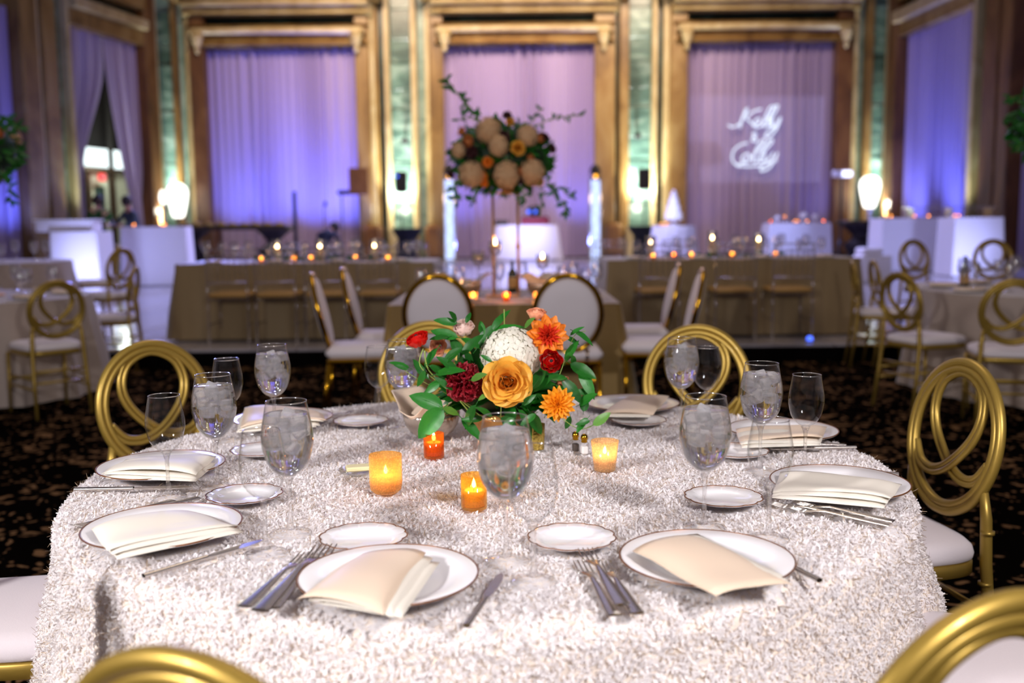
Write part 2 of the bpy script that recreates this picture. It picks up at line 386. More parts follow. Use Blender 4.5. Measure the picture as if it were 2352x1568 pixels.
def wx(px, py=300, Y=WALL_Y): return PY(px, py, Y).x
def wz(py, px=1176, Y=WALL_Y): return PY(px, py, Y).z
TOPZ = 11.0
back = bpy.data.objects.new('wall_back', None); COL.objects.link(back); struct(back)
def slabbox(name, x0, x1, z0, z1, yf, mat, par, depth=None, bev=.03):
    d = (WALL_Y + 1.6 - yf) if depth is None else depth
    b = MB(); b.box((0, 0, 0), (x1 - x0, d, z1 - z0), bev=bev)
    return b.build(name, mat, par, False, ((x0 + x1) / 2, yf + d / 2, (z0 + z1) / 2))
strips = [
 (355, 371, 'marble_light', 32.4, 'pilaster'), (371, 412, 'marble_green', 32.75, 'green'), (412, 427, 'marble_tan', 32.5, 'pilaster'), (427, 438, 'marble_pale_green', 32.6, 'pilaster'), (438, 446, 'marble_slot', 32.7, 'pilaster'), (446, 457, 'marble_light', 32.4, 'pilaster'), (457, 491, 'marble_brown', 32.3, 'pilaster'),
 (826, 858, 'marble_tan', 32.3, 'pilaster'), (858, 868, 'marble_light', 32.4, 'pilaster'), (868, 876, 'marble_tan', 32.55, 'pilaster'), (876, 890, 'marble_slot', 32.7, 'pilaster'), (890, 902, 'marble_light', 32.4, 'pilaster'), (902, 950, 'marble_green', 32.75, 'green'), (950, 963, 'marble_light', 32.4, 'pilaster'), (963, 982, 'marble_pale_green', 32.7, 'pilaster'), (982, 992, 'marble_light', 32.45, 'pilaster'), (992, 1024, 'marble_tan', 32.3, 'pilaster'),
 (1362, 1408, 'marble_tan', 32.3, 'pilaster'), (1408, 1418, 'marble_slot', 32.7, 'pilaster'), (1418, 1440, 'marble_tan', 32.4, 'pilaster'), (1440, 1492, 'marble_green', 32.75, 'green'), (1492, 1504, 'marble_light', 32.4, 'pilaster'), (1504, 1517, 'marble_slot', 32.7, 'pilaster'), (1517, 1531, 'marble_light', 32.45, 'pilaster'), (1531, 1570, 'marble_tan', 32.3, 'pilaster'),
 (1904, 1940, 'marble_brown', 32.3, 'pilaster'), (1940, 1953, 'marble_light', 32.4, 'pilaster'), (1953, 1971, 'marble_pale_green', 32.7, 'pilaster'), (1971, 1988, 'marble_tan', 32.45, 'pilaster'), (1988, 2030, 'marble_green', 32.75, 'green'), (2030, 2048, 'marble_brown', 32.4, 'pilaster')]
for (a, c, m, yf, nm) in strips:
    x0, x1 = wx(a), wx(c)
    if nm == 'green':
        z = STAGE_Z; k = 0
        while z < TOPZ:
            h = (.72, .95, .6, .85)[k % 4]; k += 1
            slabbox('marble_slab', x0, x1, z + .008, z + h - .008, yf + .02 * (k % 2), m, back, bev=.012); z += h
        slabbox('panel_ledge', x0 - .1, x1 + .1, STAGE_Z, STAGE_Z + .95, 32.2, 'marble_light', back)
    else:
        slabbox('pilaster', x0, x1, STAGE_Z, TOPZ, yf, m, back)
for (a, c) in ((452, 500), (836, 880), (976, 1014), (1382, 1424), (1524, 1560), (1908, 1946)):
    slabbox('pilaster_base', wx(a), wx(c), STAGE_Z, 1.25, 32.0, 'marble_brown', back, bev=.12)
# lintels, friezes and ledges over each bay
for (a, c, dy) in ((458, 856, 8), (1006, 1404, 0), (1542, 1940, -6)):
    x0, x1 = wx(a), wx(c); ox0, ox1 = wx(a + 22), wx(c - 26)
    Z = lambda py: wz(py, 1176) + 0 * dy
    def band(nm, t, u, yf, m, e=0): slabbox(nm, x0 + e, x1 - e, wz(u), wz(t), yf, m, back, bev=.02)
    band('lintel', 108, 84, 32.35, 'marble_tan', .2)
    slabbox('lintel_ledge', ox0 - .25, ox1 + .25, wz(84), wz(70), 32.05, 'marble_light', back, bev=.05)
    band('lintel', 70, 62, 32.3, 'marble_tan'); band('frieze', 62, 40, 32.7, 'marble_slot', .1)
    band('architrave', 40, 22, 32.2, 'marble_light'); band('cornice', 22, 8, 31.9, 'marble_light', -.0); band('architrave', 8, -60, 32.3, 'marble_tan')
    for s_ in (0, 1):
        cx = (x0 + .33) if s_ == 0 else (x1 - .33)
        b = MB(); b.lathe([(.02, -.50), (.09, -.4), (.06, -.32), (.12, -.24), (.17, -.05), (.19, 0), (.19, .10)], 16, cap=True)
        b.build('corbel', 'marble_light', back, loc=(cx, 32.1, wz(92)))
b = MB(); b.box((.4, WALL_Y + 1.2, 5.5), (24.2, .2, 11.4)); b.build('wall_core', 'void_dark', back, False)

def drape(label, p0, p1, z0, z1, pleats, par=None, amp=.09, left=None, right=None, nz_=14, seed=1, name='drape', mat='drape_sheer', cat='curtain'):
    """a pleated curtain from p0 to p1 (xy); left/right(t) pull its edges in, t = 0 at the floor"""
    p0, p1 = Vector((*p0, 0)), Vector((*p1, 0)); W = (p1 - p0).length; d = (p1 - p0) / W; nrm = Vector((d.y, -d.x, 0))
    rg = random.Random(seed); ph = [rg.uniform(0, 6) for _ in range(6)]
    def fn(u, t):
        l = left(t) if left else 0.0; r = right(t) if right else 1.0
        q = l + (r - l) * u
        w_ = u * pleats + .35 * math.sin(u * 9 + ph[0]) + .25 * math.sin(u * 23 + ph[1])
        sh = math.sin(2 * PI * w_); sh = abs(sh) ** .8 * (1 if sh > 0 else -1)
        a = amp * (.75 + .4 * math.sin(u * 17 + ph[2])) * (1 + .25 * math.sin(t * 3 + u * 11 + ph[3]))
        zz = z0 + (z1 - z0) * t + (.035 * math.cos(2 * PI * w_ * 1) if t > .995 else 0)
        q2 = p0 + d * (W * q) + nrm * (a * sh)
        return (q2.x - p0.x, q2.y - p0.y, zz)
    b = MB(); b.grid(fn, int(pleats * 12), nz_)
    o = b.build(name, mat, par, loc=(p0.x, p0.y, 0)); tag(o, label, cat, 'sheer drapes in the marble bays'); return o
dz = wz(108)
drape('tall sheer drape in the bay behind the food table, washed blue at its foot', (wx(488), 32.75), (wx(832), 32.75), STAGE_Z + .02, dz - .05, 19, seed=3)
drape('tall sheer drape behind the disc jockey table and the two light towers', (wx(1022), 32.75), (wx(1362), 32.75), STAGE_Z + .02, dz - .02, 18, seed=5)
drape('dim mauve sheer drape with white script lettering projected on it', (wx(1568), 32.75), (wx(1906), 32.75), STAGE_Z + .02, dz + .02, 18, seed=8)

# side walls: a line in plan, pixel columns cut it where their rays meet it
def hit(px, A, B, py=300):
    d = ray(px, py); a = Vector((A[0], A[1])); e = Vector((B[0] - A[0], B[1] - A[1])); D = Vector((d.x, d.y))
    den = D.x * e.y - D.y * e.x; t = (a.x * e.y - a.y * e.x) / den
    return Vector((D.x * t, D.y * t))
def sidewall(name, A, B, items, sgn):
    root = bpy.data.objects.new(name, None); COL.objects.link(root); struct(root)
    d = Vector((B[0] - A[0], B[1] - A[1])).normalized(); n = Vector((d.y, -d.x)) * sgn     # n points into the room
    ang = math.atan2(d.y, d.x)
    def piece(nm, px0, px1, m, off, z0, z1, dep=.8, bev=.03, par=root):
        a, c = hit(px0, A, B), hit(px1, A, B); mid = (a + c) / 2; L = (c - a).length
        ctr = mid + n * (off - dep / 2)
        b = MB(); b.box((0, 0, 0), (L, dep, z1 - z0), bev=bev)
        o = b.build(nm, m, par, False, (ctr.x, ctr.y, (z0 + z1) / 2)); o.rotation_euler = (0, 0, ang); return o
    for (a, c, m, off, nm) in items:
        if nm == 'green':
            z = STAGE_Z; k = 0
            while z < TOPZ:
                h = (.95, .7, 1.1)[k % 3]; k += 1
                piece('marble_slab', a, c, m, off, z + .008, z + h - .008, bev=.012); z += h
        else: piece('pilaster', a, c, m, off, STAGE_Z, TOPZ)
    return root, piece, d, n
LA, LB = (-11.3, 33.4), (-14.9, 16.0)
lw, lpiece, ld, ln = sidewall('wall_left', LA, LB, [(340, 356, 'marble_light', .25, 'p'), (318, 342, 'marble_brown', .4, 'p'),
   (145, 155, 'marble_light', .3, 'p'), (114, 146, 'marble_green', .05, 'green'), (80, 114, 'marble_tan', .4, 'p'), (70, 80, 'marble_light', .32, 'p'), (30, 70, 'marble_tan', .4, 'p')], -1)
LTOP = PY(240, 82, hit(240, LA, LB).y).z
for (z0, z1, off, m) in ((0, .45, .35, 'marble_tan'), (.45, .75, .55, 'marble_light'), (.75, 1.05, .1, 'marble_slot'), (1.05, 2.0, .45, 'marble_tan')):
    lpiece('lintel', 152, 320, m, off, LTOP + z0, LTOP + z1)
RA, RB = (12.30, 33.4), (13.1, 16.0)
rw_, rpiece, rd, rn = sidewall('wall_right', RA, RB, [(2048, 2060, 'marble_light', .3, 'p'), (2060, 2080, 'marble_brown', .4, 'p'), (2246, 2256, 'marble_light', .3, 'p'), (2256, 2284, 'marble_green', .05, 'green'), (2284, 2318, 'marble_brown', .4, 'p'), (2318, 2323, 'marble_light', .34, 'p'), (2323, 2350, 'marble_brown', .4, 'p')], 1)
RTOP = PY(2160, 50, hit(2160, RA, RB).y).z
for (z0, z1, off, m) in ((0, .4, .35, 'marble_tan'), (.4, .75, .55, 'marble_light'), (.75, 1.05, .1, 'marble_slot'), (1.05, 2.0, .45, 'marble_tan')):
    rpiece('lintel', 2078, 2248, m, off, RTOP + z0, RTOP + z1)
a, c = hit(2247, RA, RB), hit(2080, RA, RB)
drape('pleated sheer drape in the side bay behind the right-hand bar', (c.x, c.y), (a.x, a.y), STAGE_Z + .02, RTOP + .02, 15, seed=11)
a, c = hit(2350, RA, RB), hit(2420, RA, RB)
drape('sliver of blue-lit drape at the edge beyond the brown marble pilaster', (a.x, a.y), (c.x, c.y), STAGE_Z + .02, RTOP, 9, seed=12)
a, c = hit(32, LA, LB), hit(-60, LA, LB)
drape('sheer mauve drape nearest the left tall arrangement, beyond a brown pilaster', (c.x, c.y), (a.x, a.y), STAGE_Z + .02, LTOP, 9, seed=14)
# the parted drape on the left and what shows through it
a, m_, c = hit(153, LA, LB), hit(243, LA, LB), hit(320, LA, LB)
ft = lambda t: max(0.0, min(1.0, t))
drape('left half of the parted drape, gathered towards the green marble', (a.x, a.y), (m_.x, m_.y), STAGE_Z + .9, LTOP, 9, seed=15, left=lambda t: .0, right=lambda t: .31 + .69 * (lambda q: q * q * (3 - 2 * q))(ft((t - .28) / .6)))
drape('right half of the parted drape, hanging over the lit doorway', (m_.x, m_.y), (c.x, c.y), STAGE_Z + .02, LTOP, 9, seed=16, left=lambda t: 1.0 * (1 - t) ** 1.6 if t > .12 else .80)
def vest(px, off): # places on planes parallel to the left wall, off metres outside it
    A = Vector(LA) - ln * off; B = Vector(LB) - ln * off; return hit(px, A, B)
vr = bpy.data.objects.new('door_1', None); COL.objects.link(vr); struct(vr)
lang = math.atan2(ld.y, ld.x)
def vbox(nm, px0, px1, z0, z1, off, m, par, dep=.1, bev=0, smooth=False):
    a, c = vest(px0, off), vest(px1, off); q = (a + c) / 2
    b = MB(); b.box((0, 0, 0), ((c - a).length, dep, z1 - z0), bev=bev)
    o = b.build(nm, m, par, smooth, (q.x, q.y, (z0 + z1) / 2)); o.rotation_euler = (0, 0, lang); return o
def vz(px, py, off): return PY(px, py, vest(px, off).y).z
vbox('wall_panel', 120, 360, STAGE_Z, 11, 3.2, 'void_dark', vr)
vbox('wall_panel', 176, 310, STAGE_Z, vz(230, 392, 2.6), 2.6, 'plaster_pale', vr)
vbox('door_frame', 190, 200, STAGE_Z, vz(230, 388, 2.5), 2.4, 'bronze_dark', vr); vbox('door_frame', 246, 256, STAGE_Z, vz(230, 388, 2.4), 2.4, 'bronze_dark', vr)
vbox('door_head', 186, 292, vz(230, 396, 2.4), vz(230, 386, 2.4), 2.3, 'bronze_dark', vr)
vbox('door_leaf', 212, 230, STAGE_Z, vz(220, 428, 2.5), 2.5, 'marble_slot', vr)
w1 = vbox('window_1', 192, 250, vz(230, 384, 2.5), vz(230, 342, 2.5), 2.5, 'window_lit', None); struct(w1)
w2 = vbox('window_2', 253, 288, vz(270, 388, 2.5), vz(270, 347, 2.5), 2.5, 'window_lit', None); struct(w2)
vbox('transom_bar', 248, 254, vz(230, 396, 2.4), 7, 2.35, 'void_dark', vr)
q = vest(228, 2.2)
ex = thing('exit_sign', (q.x, q.y, vz(228, 407, 2.2)), 'glowing red exit sign above the doorway', 'sign', rz=lang)
b = MB(); b.box((0, 0, 0), (.36, .08, .24), bev=.02); b.build('sign_box', 'exit_red', ex, False)
def text(name, body, size, mat, parent, loc, rot, ext=.004, shear=0):
    c_ = bpy.data.curves.new(name, 'FONT'); c_.body = body; c_.size = size; c_.extrude = ext; c_.align_x = 'CENTER'; c_.align_y = 'CENTER'; c_.shear = shear
    c_.materials.append(M[mat]); t_ = bpy.data.objects.new('t', c_); COL.objects.link(t_)
    me = bpy.data.meshes.new_from_object(t_.evaluated_get(bpy.context.evaluated_depsgraph_get())); bpy.data.objects.remove(t_)
    o = link(name, me, parent, loc); o.rotation_euler = rot; return o
text('lettering', 'EXIT', .15, 'exit_letters', ex, (0, .045, 0), (PI / 2, 0, PI)); 
# projected script on the third drape: glowing strokes stand in for light on cloth
gr = thing('projected_lettering', (PY(1735, 318, 32.5)), 'white script names and ampersand, glowing strokes standing in for projection on the dim mauve drape', 'projection')
u_ = .0145 * 1.0
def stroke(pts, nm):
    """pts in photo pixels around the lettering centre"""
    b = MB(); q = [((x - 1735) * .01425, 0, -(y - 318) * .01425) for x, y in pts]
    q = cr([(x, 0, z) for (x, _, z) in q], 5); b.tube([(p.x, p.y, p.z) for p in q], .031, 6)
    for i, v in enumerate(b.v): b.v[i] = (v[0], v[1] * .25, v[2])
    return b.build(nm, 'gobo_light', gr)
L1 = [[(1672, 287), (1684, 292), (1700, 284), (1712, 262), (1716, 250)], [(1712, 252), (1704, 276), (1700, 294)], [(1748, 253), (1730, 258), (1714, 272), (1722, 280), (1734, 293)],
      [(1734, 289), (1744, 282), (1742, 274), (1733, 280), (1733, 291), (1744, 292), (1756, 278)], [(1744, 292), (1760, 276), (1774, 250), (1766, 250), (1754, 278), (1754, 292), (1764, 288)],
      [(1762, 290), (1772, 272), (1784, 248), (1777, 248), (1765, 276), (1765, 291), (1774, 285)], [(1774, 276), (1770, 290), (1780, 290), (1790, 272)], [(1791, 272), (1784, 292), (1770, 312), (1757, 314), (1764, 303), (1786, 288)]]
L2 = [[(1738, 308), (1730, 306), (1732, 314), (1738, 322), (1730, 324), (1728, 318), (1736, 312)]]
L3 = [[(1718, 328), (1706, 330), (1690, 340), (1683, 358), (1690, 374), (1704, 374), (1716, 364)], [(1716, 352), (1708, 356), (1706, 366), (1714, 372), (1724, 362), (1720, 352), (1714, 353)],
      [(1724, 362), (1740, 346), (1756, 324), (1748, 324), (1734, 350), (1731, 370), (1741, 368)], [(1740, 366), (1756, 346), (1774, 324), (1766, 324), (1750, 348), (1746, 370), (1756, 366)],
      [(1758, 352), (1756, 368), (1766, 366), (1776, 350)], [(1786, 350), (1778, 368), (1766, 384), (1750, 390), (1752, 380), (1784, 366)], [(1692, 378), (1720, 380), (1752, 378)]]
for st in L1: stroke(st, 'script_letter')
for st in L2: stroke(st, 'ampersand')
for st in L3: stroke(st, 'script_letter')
# the projector's pale rectangle round the names: a real projector beam
pj = bpy.data.lights.new('projector_beam', 'SPOT'); pj.energy = 1300; pj.color = (.72, .80, 1.0); pj.spot_size = math.radians(30); pj.spot_blend = 0; pj.shadow_soft_size = .02; pj.use_nodes = True
nt = pj.node_tree; em = nt.nodes['Emission']; tc = N(nt, 'ShaderNodeTexCoord'); sp = N(nt, 'ShaderNodeSeparateXYZ'); nt.links.new(tc.outputs['Normal'], sp.inputs[0])
def mth(op, a, bb=None):
    n = N(nt, 'ShaderNodeMath', _operation=op); nt.links.new(a, n.inputs[0]) if not isinstance(a, float) else None
    if bb is not None:
        if isinstance(bb, float): n.inputs[1].default_value = bb
        else: nt.links.new(bb, n.inputs[1])
    return n.outputs[0]
dx = mth('ABSOLUTE', mth('DIVIDE', sp.outputs[0], sp.outputs[2])); dy = mth('ABSOLUTE', mth('DIVIDE', sp.outputs[1], sp.outputs[2]))
PC = PY(1735, 322, 32.75); PL = Vector((PC.x + .6, 21.0, 2.0)); DD = (PC - PL).length
mk = mth('MULTIPLY', mth('LESS_THAN', dx, 2.2 / DD), mth('LESS_THAN', dy, 1.36 / DD)); nt.links.new(mk, em.inputs['Strength'])
po = bpy.data.objects.new('projector_beam', pj); COL.objects.link(po); po.location = PL; po.rotation_euler = (PC - PL).to_track_quat('-Z', 'Y').to_euler()

# uplights: blue at the foot of the drapes, cool white at the foot of the green marble
BLUE = (.16, .22, 1.0); 
for (px, pw, zt) in ((560, 150, 4), (640, 170, 4), (730, 230, 4), (800, 230, 4), (1060, 120, 4), (1190, 60, 3.5), (1330, 130, 4), (1600, 8, 3), (1860, 30, 4)):
    x = wx(px, 500); lamp('drape_uplight', 'SPOT', (x, 31.2, .35), pw * 4.2, BLUE, .15, target=(x, 32.9, zt), spot=1.35, blend=1)
for px, pw in ((1020, 120), (1364, 120), (495, 60), (1900, 60)):
    x = wx(px, 500); lamp('drape_uplight', 'SPOT', (x, 31.4, 1.2), pw * .5, (.62, .66, 1.0), .15, target=(x, 32.8, 6), spot=.8, blend=1)
for px, pw in ((391, 3000), (926, 2600), (1466, 2800), (2009, 3000)):
    x = wx(px, 450); lamp('marble_uplight', 'SPOT', (x, 32.0, 1.35), pw, (.95, 1.0, .90), .12, target=(x, 32.8, 3.6), spot=1.2, blend=1)
    lamp('marble_uplight', 'POINT', (x, 32.1, 1.75), 60, (1.0, .97, .82), .15)
for px in (448, 865, 957, 1427, 1524, 1946, 2052):
    x = wx(px, 450); lamp('marble_uplight', 'SPOT', (x, 31.7, .9), 190, (1.0, .88, .55), .12, target=(x, 32.5, 5), spot=.9, blend=1)
q = hit(130, LA, LB) + ln * .9; lamp('marble_uplight', 'SPOT', (q.x, q.y, 1.0), 260, (.92, 1, .85), .12, target=(q.x - ln.x * .8, q.y - ln.y * .8, 4), spot=1.0, blend=1)
q = hit(2266, RA, RB) + rn * .9; lamp('marble_uplight', 'SPOT', (q.x, q.y, 1.0), 300, (.95, 1, .85), .12, target=(q.x - rn.x * .8, q.y - rn.y * .8, 3.2), spot=1.0, blend=1)
for px, pw in ((2120, 170), (2210, 170)):
    q = hit(px, RA, RB) + rn * 1.4; lamp('drape_uplight', 'SPOT', (q.x, q.y, .35), pw * 6, BLUE, .15, target=(q.x - rn.x * 1.4, q.y - rn.y * 1.4, 4), spot=1.4, blend=1)
q = hit(0, LA, LB) + ln * 1.4; lamp('drape_uplight', 'SPOT', (q.x, q.y, .35), 800, BLUE, .15, target=(q.x - ln.x * 1.4, q.y - ln.y * 1.4, 4), spot=1.4, blend=1)
q = vest(260, 1.4); lamp('vestibule_light', 'POINT', (q.x, q.y, 3.6), 260, (.9, 1, .9), .3)
# blue stage wash over the marble floor, buffets and bars
lamp('stage_wash', 'SPOT', (-9, 30, 5.5), 7000, (.28, .32, 1.0), .4, target=(-7.5, 18.5, .3), spot=.75, blend=.9)
lamp('stage_wash', 'SPOT', (9, 30, 5.5), 7000, (.30, .34, 1.0), .4, target=(9, 20, .5), spot=.75, blend=.9)
lamp('stage_wash', 'AREA', (0, 23, 9.5), 1300, (.50, .50, 1.0), 6, target=(0, 21, 0), spread=1.9)

q = PY(165, 560, 16.6); lamp('bar_uplight', 'SPOT', (q.x, 16.3, .3), 150, (.45, .50, 1.0), .1, target=(q.x, 17.6, .8), spot=1.5, blend=1)  # unseen lamps added to brighten the bar ends
q = PY(2250, 540, 18.4); lamp('bar_uplight', 'SPOT', (q.x, 18.0, .3), 170, (.45, .50, 1.0), .1, target=(q.x, 19.6, .8), spot=1.5, blend=1)
q = PY(1548, 540, 23.6); lamp('cake_light', 'SPOT', (q.x, 22.5, 3.5), 330, (.62, .70, 1.0), .1, target=(q.x, 25, 1.2), spot=.5, blend=1)
q = PY(1830, 540, 23.6); lamp('dessert_light', 'SPOT', (q.x, 22.5, 3.0), 330, (.40, .48, 1.0), .1, target=(q.x, 26, .8), spot=.6, blend=1)
q = PY(1210, 540, 28); lamp('dj_light', 'SPOT', (q.x, 27.5, 3.0), 1100, (.40, .46, 1.0), .1, target=(q.x, 30.6, .8), spot=.6, blend=1)
# ------------------------------------------------------------------ the petal-covered round table
TX, TY, TR, TZ = -0.05, 2.16, 0.88, 0.76
def sstep(x): x = np.clip(x, 0, 1); return x * x * (3 - 2 * x)
def foldr(th, d):
    """extra radius of the skirt at azimuth th, d metres below the top"""
    k = sstep(d / .30)
    g = lambda c, s: np.exp(-(((th - math.radians(c) + PI) % (2 * PI) - PI) / math.radians(s)) ** 2)
    f = .016 * np.sin(6 * th + .6) + .010 * np.sin(11 * th + 2)
    c = .03 * g(-143, 5) + .03 * g(-120, 6) + .05 * g(-8, 9) - .04 * g(-20, 5) + .05 * g(60, 9) - .05 * g(45, 5) + .05 * g(150, 9) - .05 * g(170, 6) - .05 * g(100, 6)
    return k * (f + c) + .085 * sstep(d / .62)
def cloth_pt(th, s):
    """s < TR on the top, beyond it down the skirt"""
    bend = .035; s = np.asarray(s, float); th = np.asarray(th, float)
    a = np.clip((s - (TR - bend)) / (bend * PI / 2), 0, 1) * PI / 2
    on = s <= TR - bend
    r = np.where(on, s, TR - bend + bend * np.sin(a)); z = np.where(on, 0.0, -bend * (1 - np.cos(a)))
    dn = np.clip(s - (TR - bend + bend * PI / 2), 0, None); z = z - dn
    r = r + foldr(th, -z)
    return np.stack([TX + r * np.cos(th), TY + r * np.sin(th), TZ + z], -1)
tbl = thing('round_table', (TX, TY, 0), 'round banquet table hidden under the white petal cloth', 'table')
b = MB(); b.lathe([(.0001, .715), (TR - .05, .715), (TR - .045, .735), (TR - .05, .752), (.0001, .752)], 48); b.build('tabletop', 'marble_tan', tbl)
for k in range(4):
    b = MB(); a = PI / 4 + k * PI / 2; b.tube([(.5 * math.cos(a), .5 * math.sin(a), 0), (.48 * math.cos(a), .48 * math.sin(a), .716)], .016, 8); b.build('leg', 'dark_iron', tbl)
smax = TR - .035 + .035 * PI / 2 + .715
th = np.linspace(0, 2 * PI, 241)[:-1]; ss = np.concatenate([np.linspace(0.001, TR - .035, 12), np.linspace(TR - .035, TR + .02, 8)[1:], np.linspace(TR + .02, smax, 26)[1:]])
pts = cloth_pt(th[None, :].repeat(len(ss), 0), ss[:, None].repeat(len(th), 1)).reshape(-1, 3); nT = len(th)
b = MB(); b.v = [tuple(p) for p in pts]
b.f = [[j * nT + i, (j + 1) * nT + i, (j + 1) * nT + (i + 1) % nT, j * nT + (i + 1) % nT] for j in range(len(ss) - 1) for i in range(nT)]; b.m = [0] * len(b.f)
cloth = b.build('tablecloth', 'petal_base'); tag(cloth, 'white tablecloth covered in tiny shaggy petals on the nearest round table', 'tablecloth')
FLAT = []   # discs (x, y, r) where things press the petals flat
def scatter_petals():
    def sample(n_top, n_sk, clump=True):
        t1 = RNG.uniform(0, 2 * PI, n_top); s1 = (TR + .01) * np.sqrt(RNG.uniform(0, 1, n_top))
        t2 = RNG.uniform(0, 2 * PI, n_sk); s2 = TR + .01 + .40 * RNG.uniform(0, 1, n_sk) ** 1.1
        th, s = np.concatenate([t1, t2]), np.concatenate([s1, s2])
        if clump:
            p = cloth_pt(th, s) * 1.0; v = np.zeros(len(th))
            for k in range(10):
                w_ = RNG.normal(0, 1, 3); w_ *= (150 + 60 * k) / np.linalg.norm(w_); v += np.sin(p @ w_ + RNG.uniform(0, 6))
            keep = RNG.uniform(0, 1, len(th)) < 1 / (1 + np.exp(-(v + 1.0) * 1.1)) + .12; th, s = th[keep], s[keep]
        return th, s
    def frame(th, s):
        e = 1e-3; p = cloth_pt(th, s); a = cloth_pt(th + e, s) - cloth_pt(th - e, s); c = cloth_pt(th, s + e) - cloth_pt(th, s - e)
        a /= np.linalg.norm(a, axis=1, keepdims=True) + 1e-12; c /= np.linalg.norm(c, axis=1, keepdims=True) + 1e-12
        n = np.cross(c, a); n /= np.linalg.norm(n, axis=1, keepdims=True); return p, a, c, n
    def strips(name, nt_, ns, L0, L1, W0, W1, tilt0, tilt1, mat, h0):
        th, s = sample(nt_, ns); p, a, c, n = frame(th, s); K = len(th)
        an = RNG.uniform(0, 2 * PI, K)[:, None]; d = a * np.cos(an) + c * np.sin(an); bb = np.cross(n, d)
        L = RNG.uniform(L0, L1, K)[:, None]; W = RNG.uniform(W0, W1, K)[:, None] / 2
        t1 = RNG.uniform(tilt0, tilt1, K)[:, None]; t2 = t1 + RNG.uniform(-.9, .7, K)[:, None]
        hs = np.ones((K, 1)); base = RNG.uniform(0, h0, K)[:, None]
        for (x, y, r) in FLAT:
            m = ((p[:, 0] - x) ** 2 + (p[:, 1] - y) ** 2 < r * r) & (s < TR); hs[m] = .12
        tw = RNG.uniform(-.5, .5, K)[:, None]
        q0 = p + n * (base * hs); q1 = q0 + d * (L * .5 * np.cos(t1)) + n * (L * .5 * np.sin(t1) * hs); q2 = q1 + d * (L * .5 * np.cos(t2)) + n * (L * .5 * np.sin(t2) * hs)
        w1 = bb + n * tw * hs
        V = np.stack([q0 - bb * W * .5, q0 + bb * W * .5, q1 - w1 * W, q1 + w1 * W, q2 - bb * W * .55, q2 + bb * W * .55], 1).reshape(-1, 3).astype(np.float32)
        base_i = (np.arange(K) * 6)[:, None]; Fc = np.concatenate([base_i + np.array([[0, 1, 3, 2]]), base_i + np.array([[2, 3, 5, 4]])], 1).reshape(-1).astype(np.int32)
        me = bpy.data.meshes.new(name); me.vertices.add(len(V)); me.vertices.foreach_set('co', V.ravel()); me.loops.add(len(Fc)); me.loops.foreach_set('vertex_index', Fc)
        me.polygons.add(K * 2); me.polygons.foreach_set('loop_start', np.arange(0, K * 8, 4, dtype=np.int32)); me.polygons.foreach_set('loop_total', np.full(K * 2, 4, np.int32))
        me.materials.append(M[mat]); me.update(calc_edges=True); me.validate(); me.shade_smooth()
        o = link(name, me, cloth); o['kind'] = 'stuff'; return o
    strips('petals', 290000, 170000, .0055, .0115, .0020, .0050, .0, .62, 'petal_white', .005)
    strips('gold_threads', 6500, 5000, .010, .022, .0008, .0017, .2, 1.0, 'petal_thread', .007)
ZT = TZ + .006

